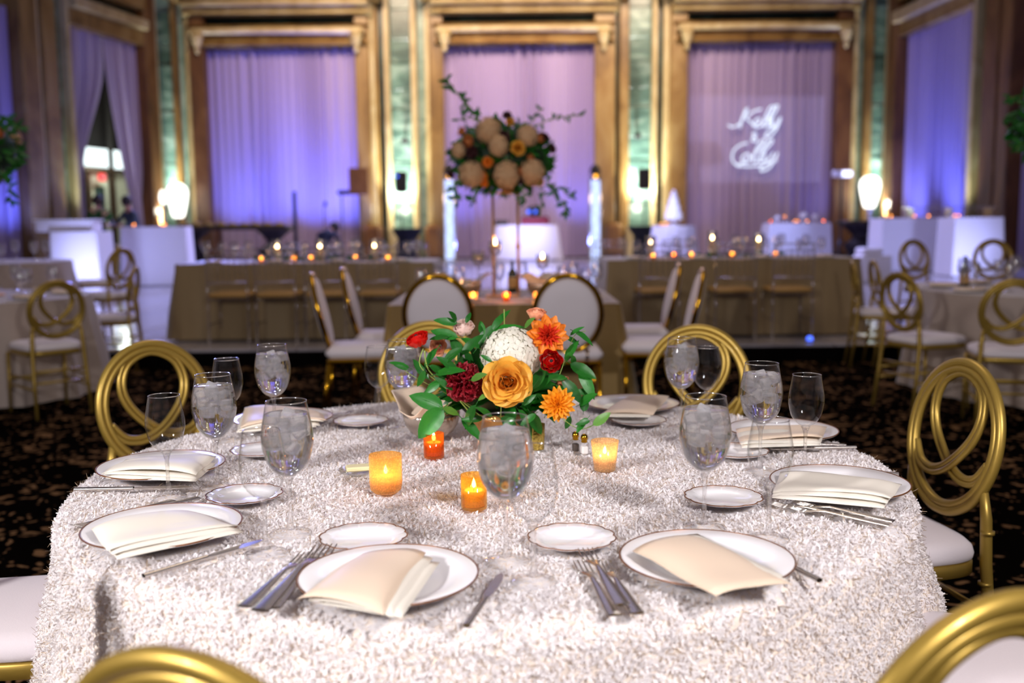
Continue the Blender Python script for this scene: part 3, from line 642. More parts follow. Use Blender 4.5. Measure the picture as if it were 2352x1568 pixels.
# ------------------------------------------------------------------ tableware
def press(p, r): FLAT.append((p.x, p.y, r))
def goblet_parts(root, H, rb, rr, zb, rim=.0012, foot=.036, glass='glass_clear', n=36, fill=None, ice=True):
    zm = zb + (H - zb) * .52
    prof = [(.0001, .0035), (foot * .5, .003), (foot, .0012), (foot, .0002), (foot * .99, 0.0), (foot, .0015), (foot * .62, .0042), (.010, .008), (.0052, .016), (.0040, .035), (.0038, zb * .7), (.0046, zb - .012), (.008, zb - .002)]
    b = MB(); b.lathe([(foot, 0), (foot + .0006, .0012), (foot, .0022), (foot * .62, .0048), (.010, .009), (.0060, .014)], n); b.tube([(foot * math.cos(2 * PI * i / n), foot * math.sin(2 * PI * i / n), .0014) for i in range(n)], .0009, 5, True); b.build('foot', 'glass_foot', root)
    b = MB(); b.lathe([(.0001, .006), (.0085, .009), (.0055, .018), (.0040, .035), (.0036, zb * .6), (.0044, zb - .014), (.008, zb - .003), (.0105, zb + .0008), (.0001, zb + .0008)], n); b.build('stem', 'crystal', root)
    bowl = cr([(.0001, 0, zb), (rb * .42, 0, zb + .006), (rb * .80, 0, zb + (zm - zb) * .38), (rb * .98, 0, zb + (zm - zb) * .80), (rb, 0, zm), (rb * .975, 0, zm + (H - zm) * .25), (rr + (rb - rr) * .45, 0, zm + (H - zm) * .62), (rr, 0, H)], 4)
    bp = [(max(p.x, .0001), p.z) for p in bowl]
    b = MB(); b.lathe(bp, n); b.build('bowl', glass, root)
    b = MB(); b.tube([(rr * math.cos(2 * PI * i / n), rr * math.sin(2 * PI * i / n), H) for i in range(n)], .0009, 5, True); b.build('rim', 'glass_rim', root)
    if fill:
        zf = zb + (H - zb) * fill
        ins = [(max(r - .0013, .0001), z + .0012) for r, z in bp if z < zf - .001]; rt_ = ins[-1][0]
        for k in range(len(bp) - 1):
            if bp[k][1] <= zf <= bp[k + 1][1]:
                t = (zf - bp[k][1]) / (bp[k + 1][1] - bp[k][1]); rt_ = bp[k][0] * (1 - t) + bp[k + 1][0] * t - .0013
        b = MB(); b.lathe(ins + [(rt_, zf), (rt_ * .96, zf - .0004), (.0001, zf - .0004)], n); b.build('water', 'water', root)
        if ice:
            rg = random.Random(int(H * 1e4))
            for k in range(11):
                b = MB(); s_ = .0095 + .003 * rg.random()
                vs = [(x_ * s_ * rg.uniform(.8, 1.15), y_ * s_ * rg.uniform(.8, 1.15), z_ * s_ * rg.uniform(.8, 1.1)) for z_ in (-1, 1) for y_ in (-1, 1) for x_ in (-1, 1)]
                b.add(vs, [(0, 2, 3, 1), (4, 5, 7, 6), (0, 1, 5, 4), (2, 6, 7, 3), (0, 4, 6, 2), (1, 3, 7, 5)])
                a_ = k * 2.3 + rg.random(); rad = rt_ * (.56 if k % 4 else .08)
                o = b.build('ice_cube', 'ice', root, False, (rad * math.cos(a_), rad * math.sin(a_), zf - .004 - .0052 * k)); o.rotation_euler = (rg.random() * 3, rg.random() * 3, rg.random() * 3)
                md = o.modifiers.new('round', 'BEVEL'); md.width = .003; md.segments = 2
gob = thing('water_goblet', (0, 0, 0), '', 'glass', 'water goblets on the petal cloth'); goblet_parts(gob, .234, .0445, .0345, .102, fill=.84)
gdata = [((1163, 1291), 'iced water goblet in front of the yellow rose, nearest glass on the petal cloth'),
 ((1617, 1213), 'iced water goblet behind the plate with the diagonal satin napkin'),
 ((1745, 1083), 'iced water goblet between the two right-hand napkins, behind an empty glass'),
 ((1564, 982), 'iced water goblet in front of the looped gold chair back right of the flowers'),
 ((668, 1226), 'iced water goblet over-full with ice beside the folded butter dish side'),
 ((500, 1120), 'iced water goblet behind the leftmost plate, in front of the gold looped chair'),
 ((632, 1002), 'iced water goblet near the fanned napkin, standing against black stage edge'),
 ((926, 985), 'water goblet behind the side-facing red ranunculus')]
gdata[4] = (gdata[4][0], 'iced water goblet heaped with ice, to the left of the butter dish')
for i, (px, lab) in enumerate(gdata):
    p = P(*px, ZT)
    if i == 0: gob.location = p; gob['label'] = lab
    else: dup(gob, p, lab, rz=i * 1.7)
    press(p, .038)
wg = thing('wine_glass', (0, 0, 0), '', 'glass', 'empty wine glasses on the petal cloth'); goblet_parts(wg, .205, .0375, .0295, .092, foot=.034)
for i, (px, lab) in enumerate([((1226, 1336), 'empty wine glass in front of the knife nearest the camera'),
 ((1765, 1238), 'empty wine glass behind the knife of the diagonal napkin plate'),
 ((1848, 1076), 'empty wine glass standing before the rightmost napkin, furthest right of the glasses'),
 ((1622, 975), 'empty wine glass seen through the gold loops of the chair right of the flowers'),
 ((611, 1272), 'empty wine glass at the tip of the long knife on the left'),
 ((388, 1143), 'empty wine glass in front of the leftmost napkin and gold chair'),
 ((528, 1012), 'empty wine glass half hidden behind an iced goblet against the dark stage edge'),
 ((872, 968), 'empty wine glass behind the cream napkin basket')]):
    p = P(*px, ZT)
    if i == 0: wg.location = p; wg['label'] = lab
    else: dup(wg, p, lab, rz=i * 2.1)
    press(p, .036)
# dinner plates and scalloped bread plates
dp = thing('dinner_plate', (0, 0, 0), '', 'plate', 'gold-rimmed dinner plates'); R_ = .132
b = MB(); b.lathe([(.0001, .003), (.078, .003), (.082, .002), (.084, .004), (.10, .008), (R_, .016), (R_ + .001, .0175), (R_ - .001, .0185), (.100, .0115), (.085, .0065), (.078, .0055), (.0001, .0055)], 64); b.build('dish', 'porcelain', dp)
b = MB(); b.tube([((R_ + .0003) * math.cos(2 * PI * i / 64), (R_ + .0003) * math.sin(2 * PI * i / 64), .0182) for i in range(64)], .0014, 6, True); b.build('gold_rim', 'gold_line', dp)
bp_ = thing('bread_plate', (0, 0, 0), '', 'plate', 'scalloped bread plates'); Rb = .072
def scal(a, r, z):
    k = max(0, (r - .045) / (Rb - .045)); f = abs(math.cos(a * 6)) ** .6; return r * (1 + .055 * k * (f - .6)), z
b = MB(); b.lathe([(.0001, .002), (.044, .002), (.05, .004), (Rb, .011), (Rb + .0008, .0118), (Rb - .0005, .0128), (.050, .0065), (.046, .0045), (.0001, .0042)], 144, rf=scal); b.build('dish', 'porcelain', bp_)
b = MB(); b.tube([(scal(2 * PI * i / 144, Rb, 0)[0] * math.cos(2 * PI * i / 144), scal(2 * PI * i / 144, Rb, 0)[0] * math.sin(2 * PI * i / 144), .0126) for i in range(144)], .0011, 6, True); b.build('gold_rim', 'gold_line', bp_)
PLN = ['near the lone knife, centre front', 'with the diagonal satin napkin right of the three crossed forks', 'at the right edge of the cloth', 'behind the iced goblets on the right', 'on the far side, right of the flowers', 'on the far side with a fanned napkin', 'at the left edge under a white napkin', 'on the left with the long knife beside it']
PLX = [(893, 1343), (1622, 1303), (1927, 1125), (1797, 1001), (1452, 938), (650, 972), (372, 1084), (375, 1228)]
PL = []
for i, px in enumerate(PLX):
    p = P(*px, ZT + .003); PL.append(p); press(p, .122); lab = 'gold-rimmed white dinner plate ' + PLN[i]
    if i == 0: dp.location = p; dp['label'] = lab
    else: dup(dp, p, lab)
BPL = [((835, 1246), 'behind the front plate, left of the empty glass'), ((1313, 1248), 'touched by the tips of the three crossed forks'), ((1661, 1153), 'under the stem of the tall iced goblet on the right'), ((1690, 1045), 'half hidden behind the right-hand iced goblet'),
       ((1467, 973), 'beside the salt shakers, far right of the bowl'), ((829, 974), 'left of the napkin basket on the far side'), ((603, 1042), 'seen through the left goblets'), ((562, 1147), 'between the two empty glasses on the left')]
for i, (px, t) in enumerate(BPL):
    p = P(*px, ZT + .002); press(p, .068); lab = 'small scalloped bread plate ' + t
    if i == 0: bp_.location = p; bp_['label'] = lab
    else: dup(bp_, p, lab, rz=i * .31)
# napkins: three pillowy folded layers
def napkin(qpx, label, z=.02, layers=3, dirv=(.10, .06), seed=0, mat='napkin_satin', wave=.004, T=.008):
    q = [P(x, y, ZT + z + .012) for x, y in qpx]; ctr = sum(q, Vector()) / 4; root = thing('napkin', (ctr.x, ctr.y, ZT + z), label, 'napkin', 'folded satin napkins on the plates')
    rg = random.Random(seed); A, B, C, D = [Vector((v.x - ctr.x, v.y - ctr.y, 0)) for v in q]
    for L in range(layers):
        k = layers - 1 - L; off = (D - A) * dirv[1] * k + (B - A) * dirv[0] * k; sh = 1 - .03 * k; ph = rg.uniform(0, 6)
        zl = .002 + L * T * .85; vs = []; nu, nv = 15, 11
        for side in (1, -1):
            for j in range(nv):
                for i in range(nu):
                    u, v = i / (nu - 1), j / (nv - 1); p = (A * (1 - u) + B * u) * (1 - v) + (D * (1 - u) + C * u) * v
                    e = (1 - abs(2 * u - 1) ** 7) * (1 - abs(2 * v - 1) ** 7); e = max(0, e) ** .5
                    wv = wave * math.sin(3.1 * u + 2.2 * v + ph) + wave * .6 * math.sin(7 * v - 2 * u + ph)
                    dr = -.004 * (abs(2 * u - 1) ** 3) * L
                    vs.append(tuple(p * sh + off) [:2] + (zl + wv * (L / max(1, layers - 1)) + dr + side * (T * .5 * e + .0004),))
        fs = []
        for j in range(nv - 1):
            for i in range(nu - 1):
                a = j * nu + i; fs.append((a, a + 1, a + nu + 1, a + nu)); o_ = nu * nv; fs.append((o_ + a, o_ + a + nu, o_ + a + nu + 1, o_ + a + 1))
        o_ = nu * nv
        for i in range(nu - 1): fs.append((i, o_ + i, o_ + i + 1, i + 1)); a = (nv - 1) * nu + i; fs.append((a, a + 1, o_ + a + 1, o_ + a))
        for j in range(nv - 1): a = j * nu; fs.append((a, a + nu, o_ + a + nu, o_ + a)); a = j * nu + nu - 1; fs.append((a, o_ + a, o_ + a + nu, a + nu))
        b = MB(); b.add(vs, fs); b.build('fold', mat if L == layers - 1 else 'napkin_white', root)
    return root
napkin([(833, 1256), (978, 1270), (880, 1402), (682, 1368)], 'cream satin napkin laid diagonally across the front plate', .021, 3, (.13, .0), 1)
napkin([(1452, 1262), (1604, 1222), (1822, 1328), (1645, 1368)], 'wide cream napkin with a crisp near edge, right of the crossed forks', .021, 3, (.06, -.06), 2)
napkin([(1792, 1084), (2072, 1104), (2045, 1146), (1775, 1122)], 'ivory napkin rolled flat on the plate at the right edge of the cloth', .019, 3, (-.01, .12), 3, 'napkin_white')
napkin([(1690, 985), (1900, 974), (1888, 1006), (1700, 1012)], 'ivory napkin behind the iced goblets on the right', .019, 3, (-.01, .12), 4)
napkin([(1445, 899), (1537, 908), (1500, 946), (1378, 945)], 'shadowed beige napkin on the far plate right of the flowers', .021, 2, (-.02, .08), 5)
napkin([(562, 940), (738, 944), (752, 966), (552, 980)], 'cream napkin with fanned edges on the far left plate', .019, 4, (-.03, .05), 6)
napkin([(288, 1046), (497, 1048), (450, 1088), (232, 1080)], 'bright white napkin hanging over the leftmost plate', .019, 3, (.03, .10), 7, 'napkin_white')
napkin([(208, 1214), (436, 1163), (551, 1198), (246, 1262)], 'white napkin with soft long pleats beside the long knife', .019, 3, (.01, .12), 8, 'napkin_white')
# cutlery: built 1 m long along +X and scaled
def fork_mesh():
    b = MB(); 
    b.grid(lambda u, v: (v * .62, (u - .5) * (.095 - .045 * v if v < .97 else .06), .012 + .03 * math.sin(v * PI) * .3 - .03 * (v > .99)), 4, 14)
    tube = [(.0, .012), (.10, .016), (.30, .024), (.5, .034), (.62, .040), (.70, .030), (.76, .018), (.80, .014)]; wd = [.055, .052, .042, .028, .02, .03, .05, .062]
    b = MB()
    for (k, (x, z)) in enumerate(tube): pass
    def sec(u, v):
        t = v * (len(tube) - 1); i = min(int(t), len(tube) - 2); f = t - i
        x = tube[i][0] * (1 - f) + tube[i + 1][0] * f; z = tube[i][1] * (1 - f) + tube[i + 1][1] * f; w_ = wd[i] * (1 - f) + wd[i + 1] * f
        a = 2 * PI * u; return (x, w_ * math.cos(a), z + .009 * math.sin(a))
    b.grid(sec, 10, 22, wrapu=True)
    b.add([sec(i / 10, 0) for i in range(10)], [tuple(range(10))])
    for k in range(4):
        y = (k - 1.5) * .034; b.tube([(.795, y, .015), (.86, y * 1.02, .018), (.94, y, .028), (1.0, y * .98, .040)], [.0085, .0075, .0065, .0035], 6)
    return b.mesh('fork', 'steel')
def knife_meshes():
    b = MB(); b.grid(lambda u, v: (v * .50, (.026 - .006 * v) * math.cos(2 * PI * u), .02 + .016 * math.sin(2 * PI * u)), 10, 8, wrapu=True); b.add([(0, .026 * math.cos(2 * PI * i / 10), .02 + .016 * math.sin(2 * PI * i / 10)) for i in range(10)], [tuple(range(10))])
    h = b.mesh('handle', 'steel')
    b = MB(); pr = [(.49, -.016, .018), (.56, -.030, .034), (.70, -.034, .042), (.85, -.030, .042), (.95, -.014, .036), (1.0, .012, .014)]
    top = [(x, a, .024) for x, a, c in pr] + [(x, c, .024) for x, a, c in reversed(pr)]; bot = [(x, y, .014) for x, y, z in top]; n_ = len(top)
    b.add(top + bot, [tuple(range(n_)), tuple(reversed(range(n_, 2 * n_)))] + [(i, n_ + i, n_ + (i + 1) % n_, (i + 1) % n_) for i in range(n_)])
    return h, b.mesh('blade', 'steel', False)
FM = fork_mesh(); KH, KB = knife_meshes()
def place_line(o, tail, head, z=.004, roll=0):
    a = P(*tail, ZT + z); c = P(*head, ZT + z); d = c - a; L = d.length
    o.location = a; o.scale = (L, L, L); o.rotation_euler = (roll, 0, math.atan2(d.y, d.x)); press((a + c) / 2, .02); press(a, .02); press(c, .02)
def fork(tail, head, lab, z=.004, grp='dinner forks on the petal cloth'):
    o = link('fork', FM); place_line(o, tail, head, z); tag(o, lab, 'fork', grp)
def knife(tail, head, lab, z=.004):
    o = thing('knife', (0, 0, 0), lab, 'knife', 'dinner knives on the petal cloth'); link('handle', KH, o); link('blade', KB, o); place_line(o, tail, head, z)
fork((562, 1396), (705, 1279), 'outer fork left of the front plate')
fork((598, 1405), (742, 1266), 'middle fork left of the front plate, tines by the bread plate', .008)
fork((624, 1400), (757, 1262), 'fork closest to the front plate rim on its left', .006)
fork((1413, 1416), (1332, 1297), 'lowest of the crossed forks in front of the bread plate')
fork((1428, 1392), (1344, 1270), 'fork with tines on the bread plate, crossing the others', .012)
fork((1463, 1412), (1386, 1298), 'fork nearest the diagonal napkin plate, dull tines', .006)
fork((1985, 1192), (1766, 1160), 'salad fork with only its tines showing beside the right-edge plate')
fork((2044, 1208), (1808, 1168), 'fork lying lowest below the right-edge plate')
fork((2052, 1199), (1824, 1158), 'fork tucked against the right-edge plate', .008)
fork((398, 1152), (170, 1218), 'fork with its tail by the leftmost empty glass')
fork((408, 1160), (186, 1224), 'fork under the left white pleated napkin', .001)
fork((455, 1145), (238, 1206), 'fork whose tail points past the left bread plate')
fork((720, 968), (812, 946), 'fork beside the fanned napkin on the far side')
knife((1072, 1443), (1156, 1322), 'short lone knife with a dark green reflection, front centre')
knife((1882, 1339), (1686, 1238), 'knife leaning on the rim right of the diagonal napkin')
knife((330, 1328), (608, 1246), 'long knife below the pleated white napkin on the left')
knife((172, 1128), (442, 1124), 'pale knife in front of the leftmost plate')
knife((2064, 1092), (1835, 1078), 'knife hidden behind the right-edge napkin, only its handle showing', .006)
knife((1966, 1030), (1768, 1034), 'knife in front of the plate behind the iced goblets')
fork((1940, 1022), (1790, 1024), 'fork parallel to the far right knife')
# votives
def candle(root, r, h, z0=.004, lit=True, flame='flame', fh=.02, fr=.0042, mat='wax', lift=0):
    b = MB(); b.lathe([(.0001, z0), (r, z0), (r, z0 + h - .002), (r * .93, z0 + h), (r * .6, z0 + h - .003), (.0001, z0 + h - .003)], 24); c_ = b.build('candle', mat, root, loc=(0, 0, lift))
    b = MB(); b.tube([(0, 0, z0 + h - .004), (.0004, 0, z0 + h + .006)], .0007, 5); b.build('wick', 'wick', c_)
    if lit:
        b = MB(); b.lathe([(.0001, 0), (fr * .7, fh * .12), (fr, fh * .32), (fr * .7, fh * .62), (.0001, fh)], 12, mat=Matrix.Translation((0, 0, z0 + h + .003))); b.build('flame', flame, c_)
def votive(px, label, r, h, glass, shape='straight', ch=.03, cr_=.017, power=.35, lit=True, thick=True, ribs=False, rimr=None):
    p = P(*px, ZT); press(p, r + .004); o = thing('votive', p, label, 'candle holder', 'votives round the flowers')
    rr = rimr or r; w_ = .0018
    prof = [(.0001, .001), (r * .94, .001), (r * .99, .004), (r, .008), (rr, h), (rr - w_, h), (r - w_, .010), (r * .9, .006), (.0001, .006)]
    if shape == 'round': prof = [(.0001, .001), (r * .72, .001), (r * .93, .008), (r, .018), (r, h), (r - w_, h), (r - w_, .018), (r * .88, .010), (.0001, .006)]
    f = (lambda a, q, z: (q * (1 + .012 * math.sin(z * 900)) if .004 < z < h * .75 and q > r * .6 else q, z)) if ribs else None
    if shape == 'round' and ribs:
        pp = [prof[0], prof[1], prof[2], prof[3]] + [(r, .018 + (h - .018) * k / 24) for k in range(1, 25)] + prof[5:]; prof = pp
    b = MB(); b.lathe(prof, 36, rf=f); b.build('glass_cup', glass, o)
    candle(o, cr_, ch, .007, lit)
    if lit: l = lamp('candle_glow', 'POINT', (p.x, p.y, p.z + ch + .022), power, (1.0, .60, .28), .006)
    return o
votive((887, 1131), 'ribbed amber glass votive glowing gold beside the butter dish', .0325, .078, 'mercury_amber', 'round', .028, .020, .42, ribs=True)
votive((997, 1051), 'dark amber glass votive glowing orange under the big leaf', .0235, .058, 'amber_dark', 'straight', .030, .017, .28)
votive((1089, 1168), 'clear amber votive with a visible white candle, nearest the camera', .0245, .066, 'amber_clear', 'straight', .030, .0185, .32)
votive((1389, 1080), 'tapered frosted peach votive beside the salt and pepper', .0235, .066, 'frosted_peach', 'straight', .026, .016, .36, rimr=.030)
p = P(1234, 1032, ZT); press(p, .02)
gv = thing('glitter_votive', p, 'unlit gold glitter cup behind the nearest water goblet', 'candle holder'); b = MB(); b.lathe([(.0001, .001), (.016, .001), (.0165, .004), (.0185, .062), (.0170, .062), (.015, .006), (.0001, .005)], 30); b.build('cup', 'glitter_gold', gv)
# salt and pepper, butter dish
for (px, nm, mt, lab) in (((1322, 1038), 'salt_shaker', 'pepper', 'small square glass pepper shaker with gold cap, left of the salt'), ((1342, 1044), 'salt_shaker', 'salt', 'small square glass salt shaker with gold cap beside the frosted votive')):
    p = P(*px, ZT); press(p, .014); o = thing('pepper_shaker' if mt == 'pepper' else nm, p, lab, 'shaker', rz=.3)
    b = MB(); b.box((0, 0, .015), (.021, .021, .030), bev=.003); b.build('glass_body', 'glass_clear', o, False)
    b = MB(); b.box((0, 0, .0115), (.015, .015, .018), bev=.002); b.build('filling', mt, o, False)
    b = MB(); b.lathe([(.006, .029), (.0075, .031), (.0065, .034), (.0085, .038), (.007, .046), (.003, .049), (.0001, .0495)], 16); b.build('cap', 'gold_polished', o)
p = P(823, 1084, ZT); press(p, .042); o = thing('butter_dish', p, 'clear glass dish holding a pat of butter, left of the ribbed votive', 'dish')
b = MB(); b.lathe([(.0001, .001), (.034, .001), (.042, .006), (.044, .008), (.041, .0085), (.033, .004), (.0001, .003)], 36); b.build('glass_dish', 'glass_clear', o)
o2 = thing('butter', p + Vector((.003, 0, .005)), 'slab of pale yellow butter in the small glass dish', 'food', rz=.25); b = MB(); b.box((0, 0, .005), (.058, .034, .010), bev=.0025); b.build('butter_slab', 'butter', o2, False)
# ------------------------------------------------------------------ flowers
def petal_mesh(name, mat, L, W, cup=.35, curl=.25, point=0.0, ruff=0.0, seed=0, nu=7, nv=7, tip=.78):
    rg = random.Random(seed); ph = rg.uniform(0, 6)
    def fn(u, v):
        s = math.sin(PI * (.10 + tip * v)) ** .65 * (1 - point * v ** 3 * .8)
        if v > .93: s *= (.82 if tip > .7 else .94) - .3 * point
        a = 2 * u - 1; x = a * W * .5 * s
        y = -cup * W * .5 * a * a * s + curl * L * v ** 2.5 + ruff * L * math.sin(a * 7 + ph) * v * v
        z = L * (v - .10 * (a * a) * v) + ruff * .5 * L * math.sin(a * 9 + ph * 2) * v
        return (x, y, z)
    b = MB(); b.grid(fn, nu, nv); return b.mesh(name, mat)
PM = {}
def pm(key, *a, **k):
    if key not in PM: PM[key] = petal_mesh('petal', *a, **k)
    return PM[key]
def place_petals(par, me_list, layers, jitter=.1, seed=0, name='petal'):
    """layers: (count, tilt, base radius, scale, z)"""
    rg = random.Random(seed); n = 0
    for (cnt, tilt, rb, sc, z0) in layers:
        a0 = rg.uniform(0, 6)
        for k in range(cnt):
            az = a0 + 2 * PI * k / cnt + rg.uniform(-jitter, jitter); ti = tilt + rg.uniform(-.1, .1)
            o = link(name, me_list[n % len(me_list)], par); n += 1
            s = sc * rg.uniform(.94, 1.06)
            o.matrix_local = Matrix.Rotation(az, 4, 'Z') @ Matrix.Translation((0, rb, z0)) @ Matrix.Rotation(-ti, 4, 'X') @ Matrix.Scale(s, 4)
def aim(o, d):
    o.rotation_euler = Vector(d).to_track_quat('Z', 'Y').to_euler()
def rose(par, loc, R, d, mats=('rose_yellow', 'rose_heart'), key='ry', seed=1, label=None, name='rose', opening=1.0):
    b = MB(); b.sphere((0, 0, R * .18), R * .16, 12, 8, 0, (1, 1, 1.6))
    def spiral(u, v):
        a = u * 4 * PI; r = R * (.05 + .17 * u) * (1 + .25 * v); return (r * math.cos(a), r * math.sin(a), R * (.12 + .52 * v - .10 * u + .03 * math.sin(3 * a)))
    b.grid(spiral, 48, 5); c = b.build(name, mats[1], par, loc=loc); aim(c, d)
    if label: c['label'] = label
    big = [pm(key + str(i), mats[0], 1, 1.45, .62, .16 + .10 * i, .06 * i, .015, i, 9, 9, .60) for i in range(3)]
    small = [pm(key + 's' + str(i), mats[1], 1, 1.15, 1.05, .05, .0, .01, i + 5, 9, 7, .60) for i in range(2)]
    place_petals(c, small, [(3, -.12, R * .17, R * .54, R * .06), (4, .05, R * .23, R * .56, R * .02)], seed=seed)
    place_petals(c, big, [(4, .22 * opening, R * .27, R * .60, .0), (5, .48 * opening, R * .30, R * .66, -.04 * R), (5, .82 * opening, R * .30, R * .74, -.09 * R), (6, 1.15 * opening, R * .26, R * .80, -.14 * R)], seed=seed + 1)
    return c
def ruffled(par, loc, R, d, mat='burgundy', key='bu', seed=2, n=46, name='carnation', label=None):
    b = MB(); b.sphere((0, 0, 0), R * .45, 12, 8); c = b.build(name, mat, par, loc=loc); aim(c, d)
    if label: c['label'] = label
    me = [pm(key + str(i), mat, 1, 1.0, .3, .1, 0, .13, i, 9, 6) for i in range(3)]
    rg = random.Random(seed)
    for i in range(n):
        f = (i + .5) / n; ph = i * 2.399963; ti = 1.65 * f ** .6
        o = link('petal', me[i % 3], c); s = R * (.50 + .08 * rg.random())
        o.matrix_local = Matrix.Rotation(ph, 4, 'Z') @ Matrix.Rotation(-ti, 4, 'X') @ Matrix.Translation((0, 0, R * .42)) @ Matrix.Rotation(rg.uniform(-.5, .5), 4, 'Y') @ Matrix.Rotation(rg.uniform(-1.2, 1.2), 4, 'Z') @ Matrix.Scale(s, 4)
    return c
def dahlia(par, loc, R, d, m_out, m_in, key, seed=3, label=None, name='dahlia', outer=(16, 14), split=.5, pw=.34):
    b = MB(); b.sphere((0, 0, 0), R * .2, 12, 6); c = b.build(name, m_in, par, loc=loc); aim(c, d)
    if label: c['label'] = label
    mo = [pm(key + 'o' + str(i), m_out, 1, pw, .55, .14 * (i - .5), .08, .01, i, 7, 8) for i in range(2)]
    mi_ = [pm(key + 'i' + str(i), m_in, 1, .30, .9, .02, .2, .01, i, 5, 6) for i in range(2)]
    place_petals(c, mo, [(outer[0], 1.45, R * .05, R * .96, -R * .05), (outer[1], 1.2, R * .06, R * .80, 0)], .06, seed)
    place_petals(c, mi_ if split > .4 else mo, [(12, .95, R * .06, R * .62, .02 * R), (10, .65, R * .05, R * .50, .04 * R), (8, .35, R * .03, R * .40, .05 * R), (5, .1, R * .015, R * .32, .05 * R)], .1, seed + 1)
    return c
def ranunculus(par, loc, R, d, mat='flower_red', heart='flower_black', key='rr', seed=4, label=None, name='ranunculus', closed=1.0):
    b = MB(); b.sphere((0, 0, R * .50), R * .15, 10, 6); b.sphere((0, 0, R * .08), R * .48, 14, 8, 1); c = b.build(name, [heart, mat], par, loc=loc); aim(c, d)
    if label: c['label'] = label
    me = [pm(key + str(i), mat, 1, 1.4, .8, -.10, 0, .006, i, 9, 8, .58) for i in range(2)]
    place_petals(c, me, [(3, -.05, R * .20, R * .58, 0), (4, .0, R * .31, R * .60, -.02 * R), (5, .04, R * .42, R * .62, -.05 * R), (5, .10, R * .53, R * .64, -.09 * R), (6, .18, R * .63, R * .66, -.14 * R), (6, .38, R * .70, R * .66, -.20 * R), (7, .65, R * .62, R * .68, -.24 * R)], .08, seed)
    return c
def hydrangea(par, loc, R, d, mat='hydrangea', n=95, seed=5, label=None, sc=(1, 1, 1)):
    sc = (sc[0] * (1 + .12 * math.sin(seed * 1.7)), sc[1], sc[2] * (1 + .10 * math.cos(seed * 2.3)))
    b = MB(); b.sphere((0, 0, 0), R * .80, 14, 8, 0, sc); c = b.build('hydrangea', mat, par, loc=loc); aim(c, d)
    if label: c['label'] = label
    key = 'hy' + mat
    if key not in PM:
        b = MB()
        for k in range(4):
            a = k * PI / 2
            b.add([(0, 0, 0), (.42, .02, .02), (.70, .20, .03), (.64, .62, -.04), (.20, .70, .03), (.02, .42, .02), (.38, .38, .09)], [(0, 1, 6, 5), (1, 2, 3, 6), (6, 3, 4, 5)], 0, Matrix.Rotation(a, 4, 'Z'))
        PM[key] = b.mesh('floret', mat)
    rg = random.Random(seed)
    for i in range(n):
        f = (i + .5) / n; z = 1 - 1.45 * f; r = math.sqrt(max(0, 1 - z * z)); a = i * 2.399963
        dv = Vector((r * math.cos(a) * sc[0], r * math.sin(a) * sc[1], z * sc[2])) * R * rg.uniform(.93, 1.07)
        o = link('floret', PM[key], c); q = (dv + Vector([rg.uniform(-.18, .18) * R for _ in range(3)])).to_track_quat('Z', 'Y').to_matrix().to_4x4()
        o.matrix_local = Matrix.Translation(dv) @ q @ Matrix.Rotation(rg.uniform(0, 6), 4, 'Z') @ Matrix.Scale(R * rg.uniform(.25, .31), 4)
    return c
def leaf_mesh(name, mat, W=.45, bend=.25, fold=.15, nu=5, nv=9, seed=0):
    rg = random.Random(seed); tw = rg.uniform(-.12, .12)
    def fn(u, v):
        a = 2 * u - 1; s = (math.sin(PI * min(1, v * .93 + .04)) ** .8) * (1 - .25 * v) if v < .999 else 0.0
        if v < .001: s = .03
        x = a * W * .5 * s; return (x + tw * v * v, v - .03 * abs(a) * s, fold * abs(x) * .8 - bend * v * v + .012 * math.sin(v * 18) * abs(a))
    b = MB(); b.grid(fn, nu, nv)
    b.tube([(0, -.18, .02), (0, 0, 0), (tw * .25, .5, -bend * .25), (tw, .97, -bend * .94)], [.014, .014, .010, .003], 5)
    return b.mesh(name, mat)
LEAVES = [leaf_mesh('leaf', m, W, be, fo, seed=i) for i, (m, W, be, fo) in enumerate([('leaf_green', .42, .25, .2), ('leaf_green', .55, .12, .3), ('leaf_green', .34, .4, .2), ('leaf_light', .5, .2, .2), ('leaf_green', .62, .2, .25), ('leaf_green', .38, .05, .3)])]
def leaf(par, base, tip, k=0, roll=0.0, inv=None, face=None):
    """leaf from base to tip (local places); its upper side turned towards `face`"""
    b_, t_ = Vector(base), Vector(tip); y = t_ - b_; L = y.length; y.normalize()
    f = Vector(face) if face is not None else Vector((0, -.75, .65)); z = (f - y * f.dot(y)); z = z.normalized() if z.length > .05 else Vector((0, 0, 1)); x = y.cross(z)
    m = Matrix((x, y, z)).transposed().to_4x4()
    o = link('leaf', LEAVES[k], par); o.matrix_local = Matrix.Translation(b_) @ m @ Matrix.Rotation(roll, 4, 'Y') @ Matrix.Scale(L, 4); return o

FY = 2.33
base = P(1150, 1014, ZT)
arr = thing('flower_arrangement', base, 'low arrangement of roses, dahlias and glossy leaves on the nearest table', 'flowers')
press(base, .07)
def A_(px, py, dy=0.0): return PY(px, py, base.y - .10 + dy) - base
sc_ = (base.y - .1) / F
b = MB(); b.lathe([(.0001, .002), (.036, .002), (.040, .006), (.030, .012), (.045, .020), (.070, .042), (.078, .062), (.0805, .080), (.076, .080), (.072, .06), (.05, .03), (.0001, .022)], 44, rf=lambda a, r, z: (r * (1 + .02 * math.cos(a * 22) if z > .015 else r and 1), z))
b.build('bowl', 'mercury_gold', arr)
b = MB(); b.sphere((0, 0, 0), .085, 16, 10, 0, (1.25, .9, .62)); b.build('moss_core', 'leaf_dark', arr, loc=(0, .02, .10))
toc = lambda x=0, z=.25: (x, -1, z)
rose(arr, A_(1165, 876, -.075), .056, toc(.05, .12), label='large golden yellow rose', opening=.95)
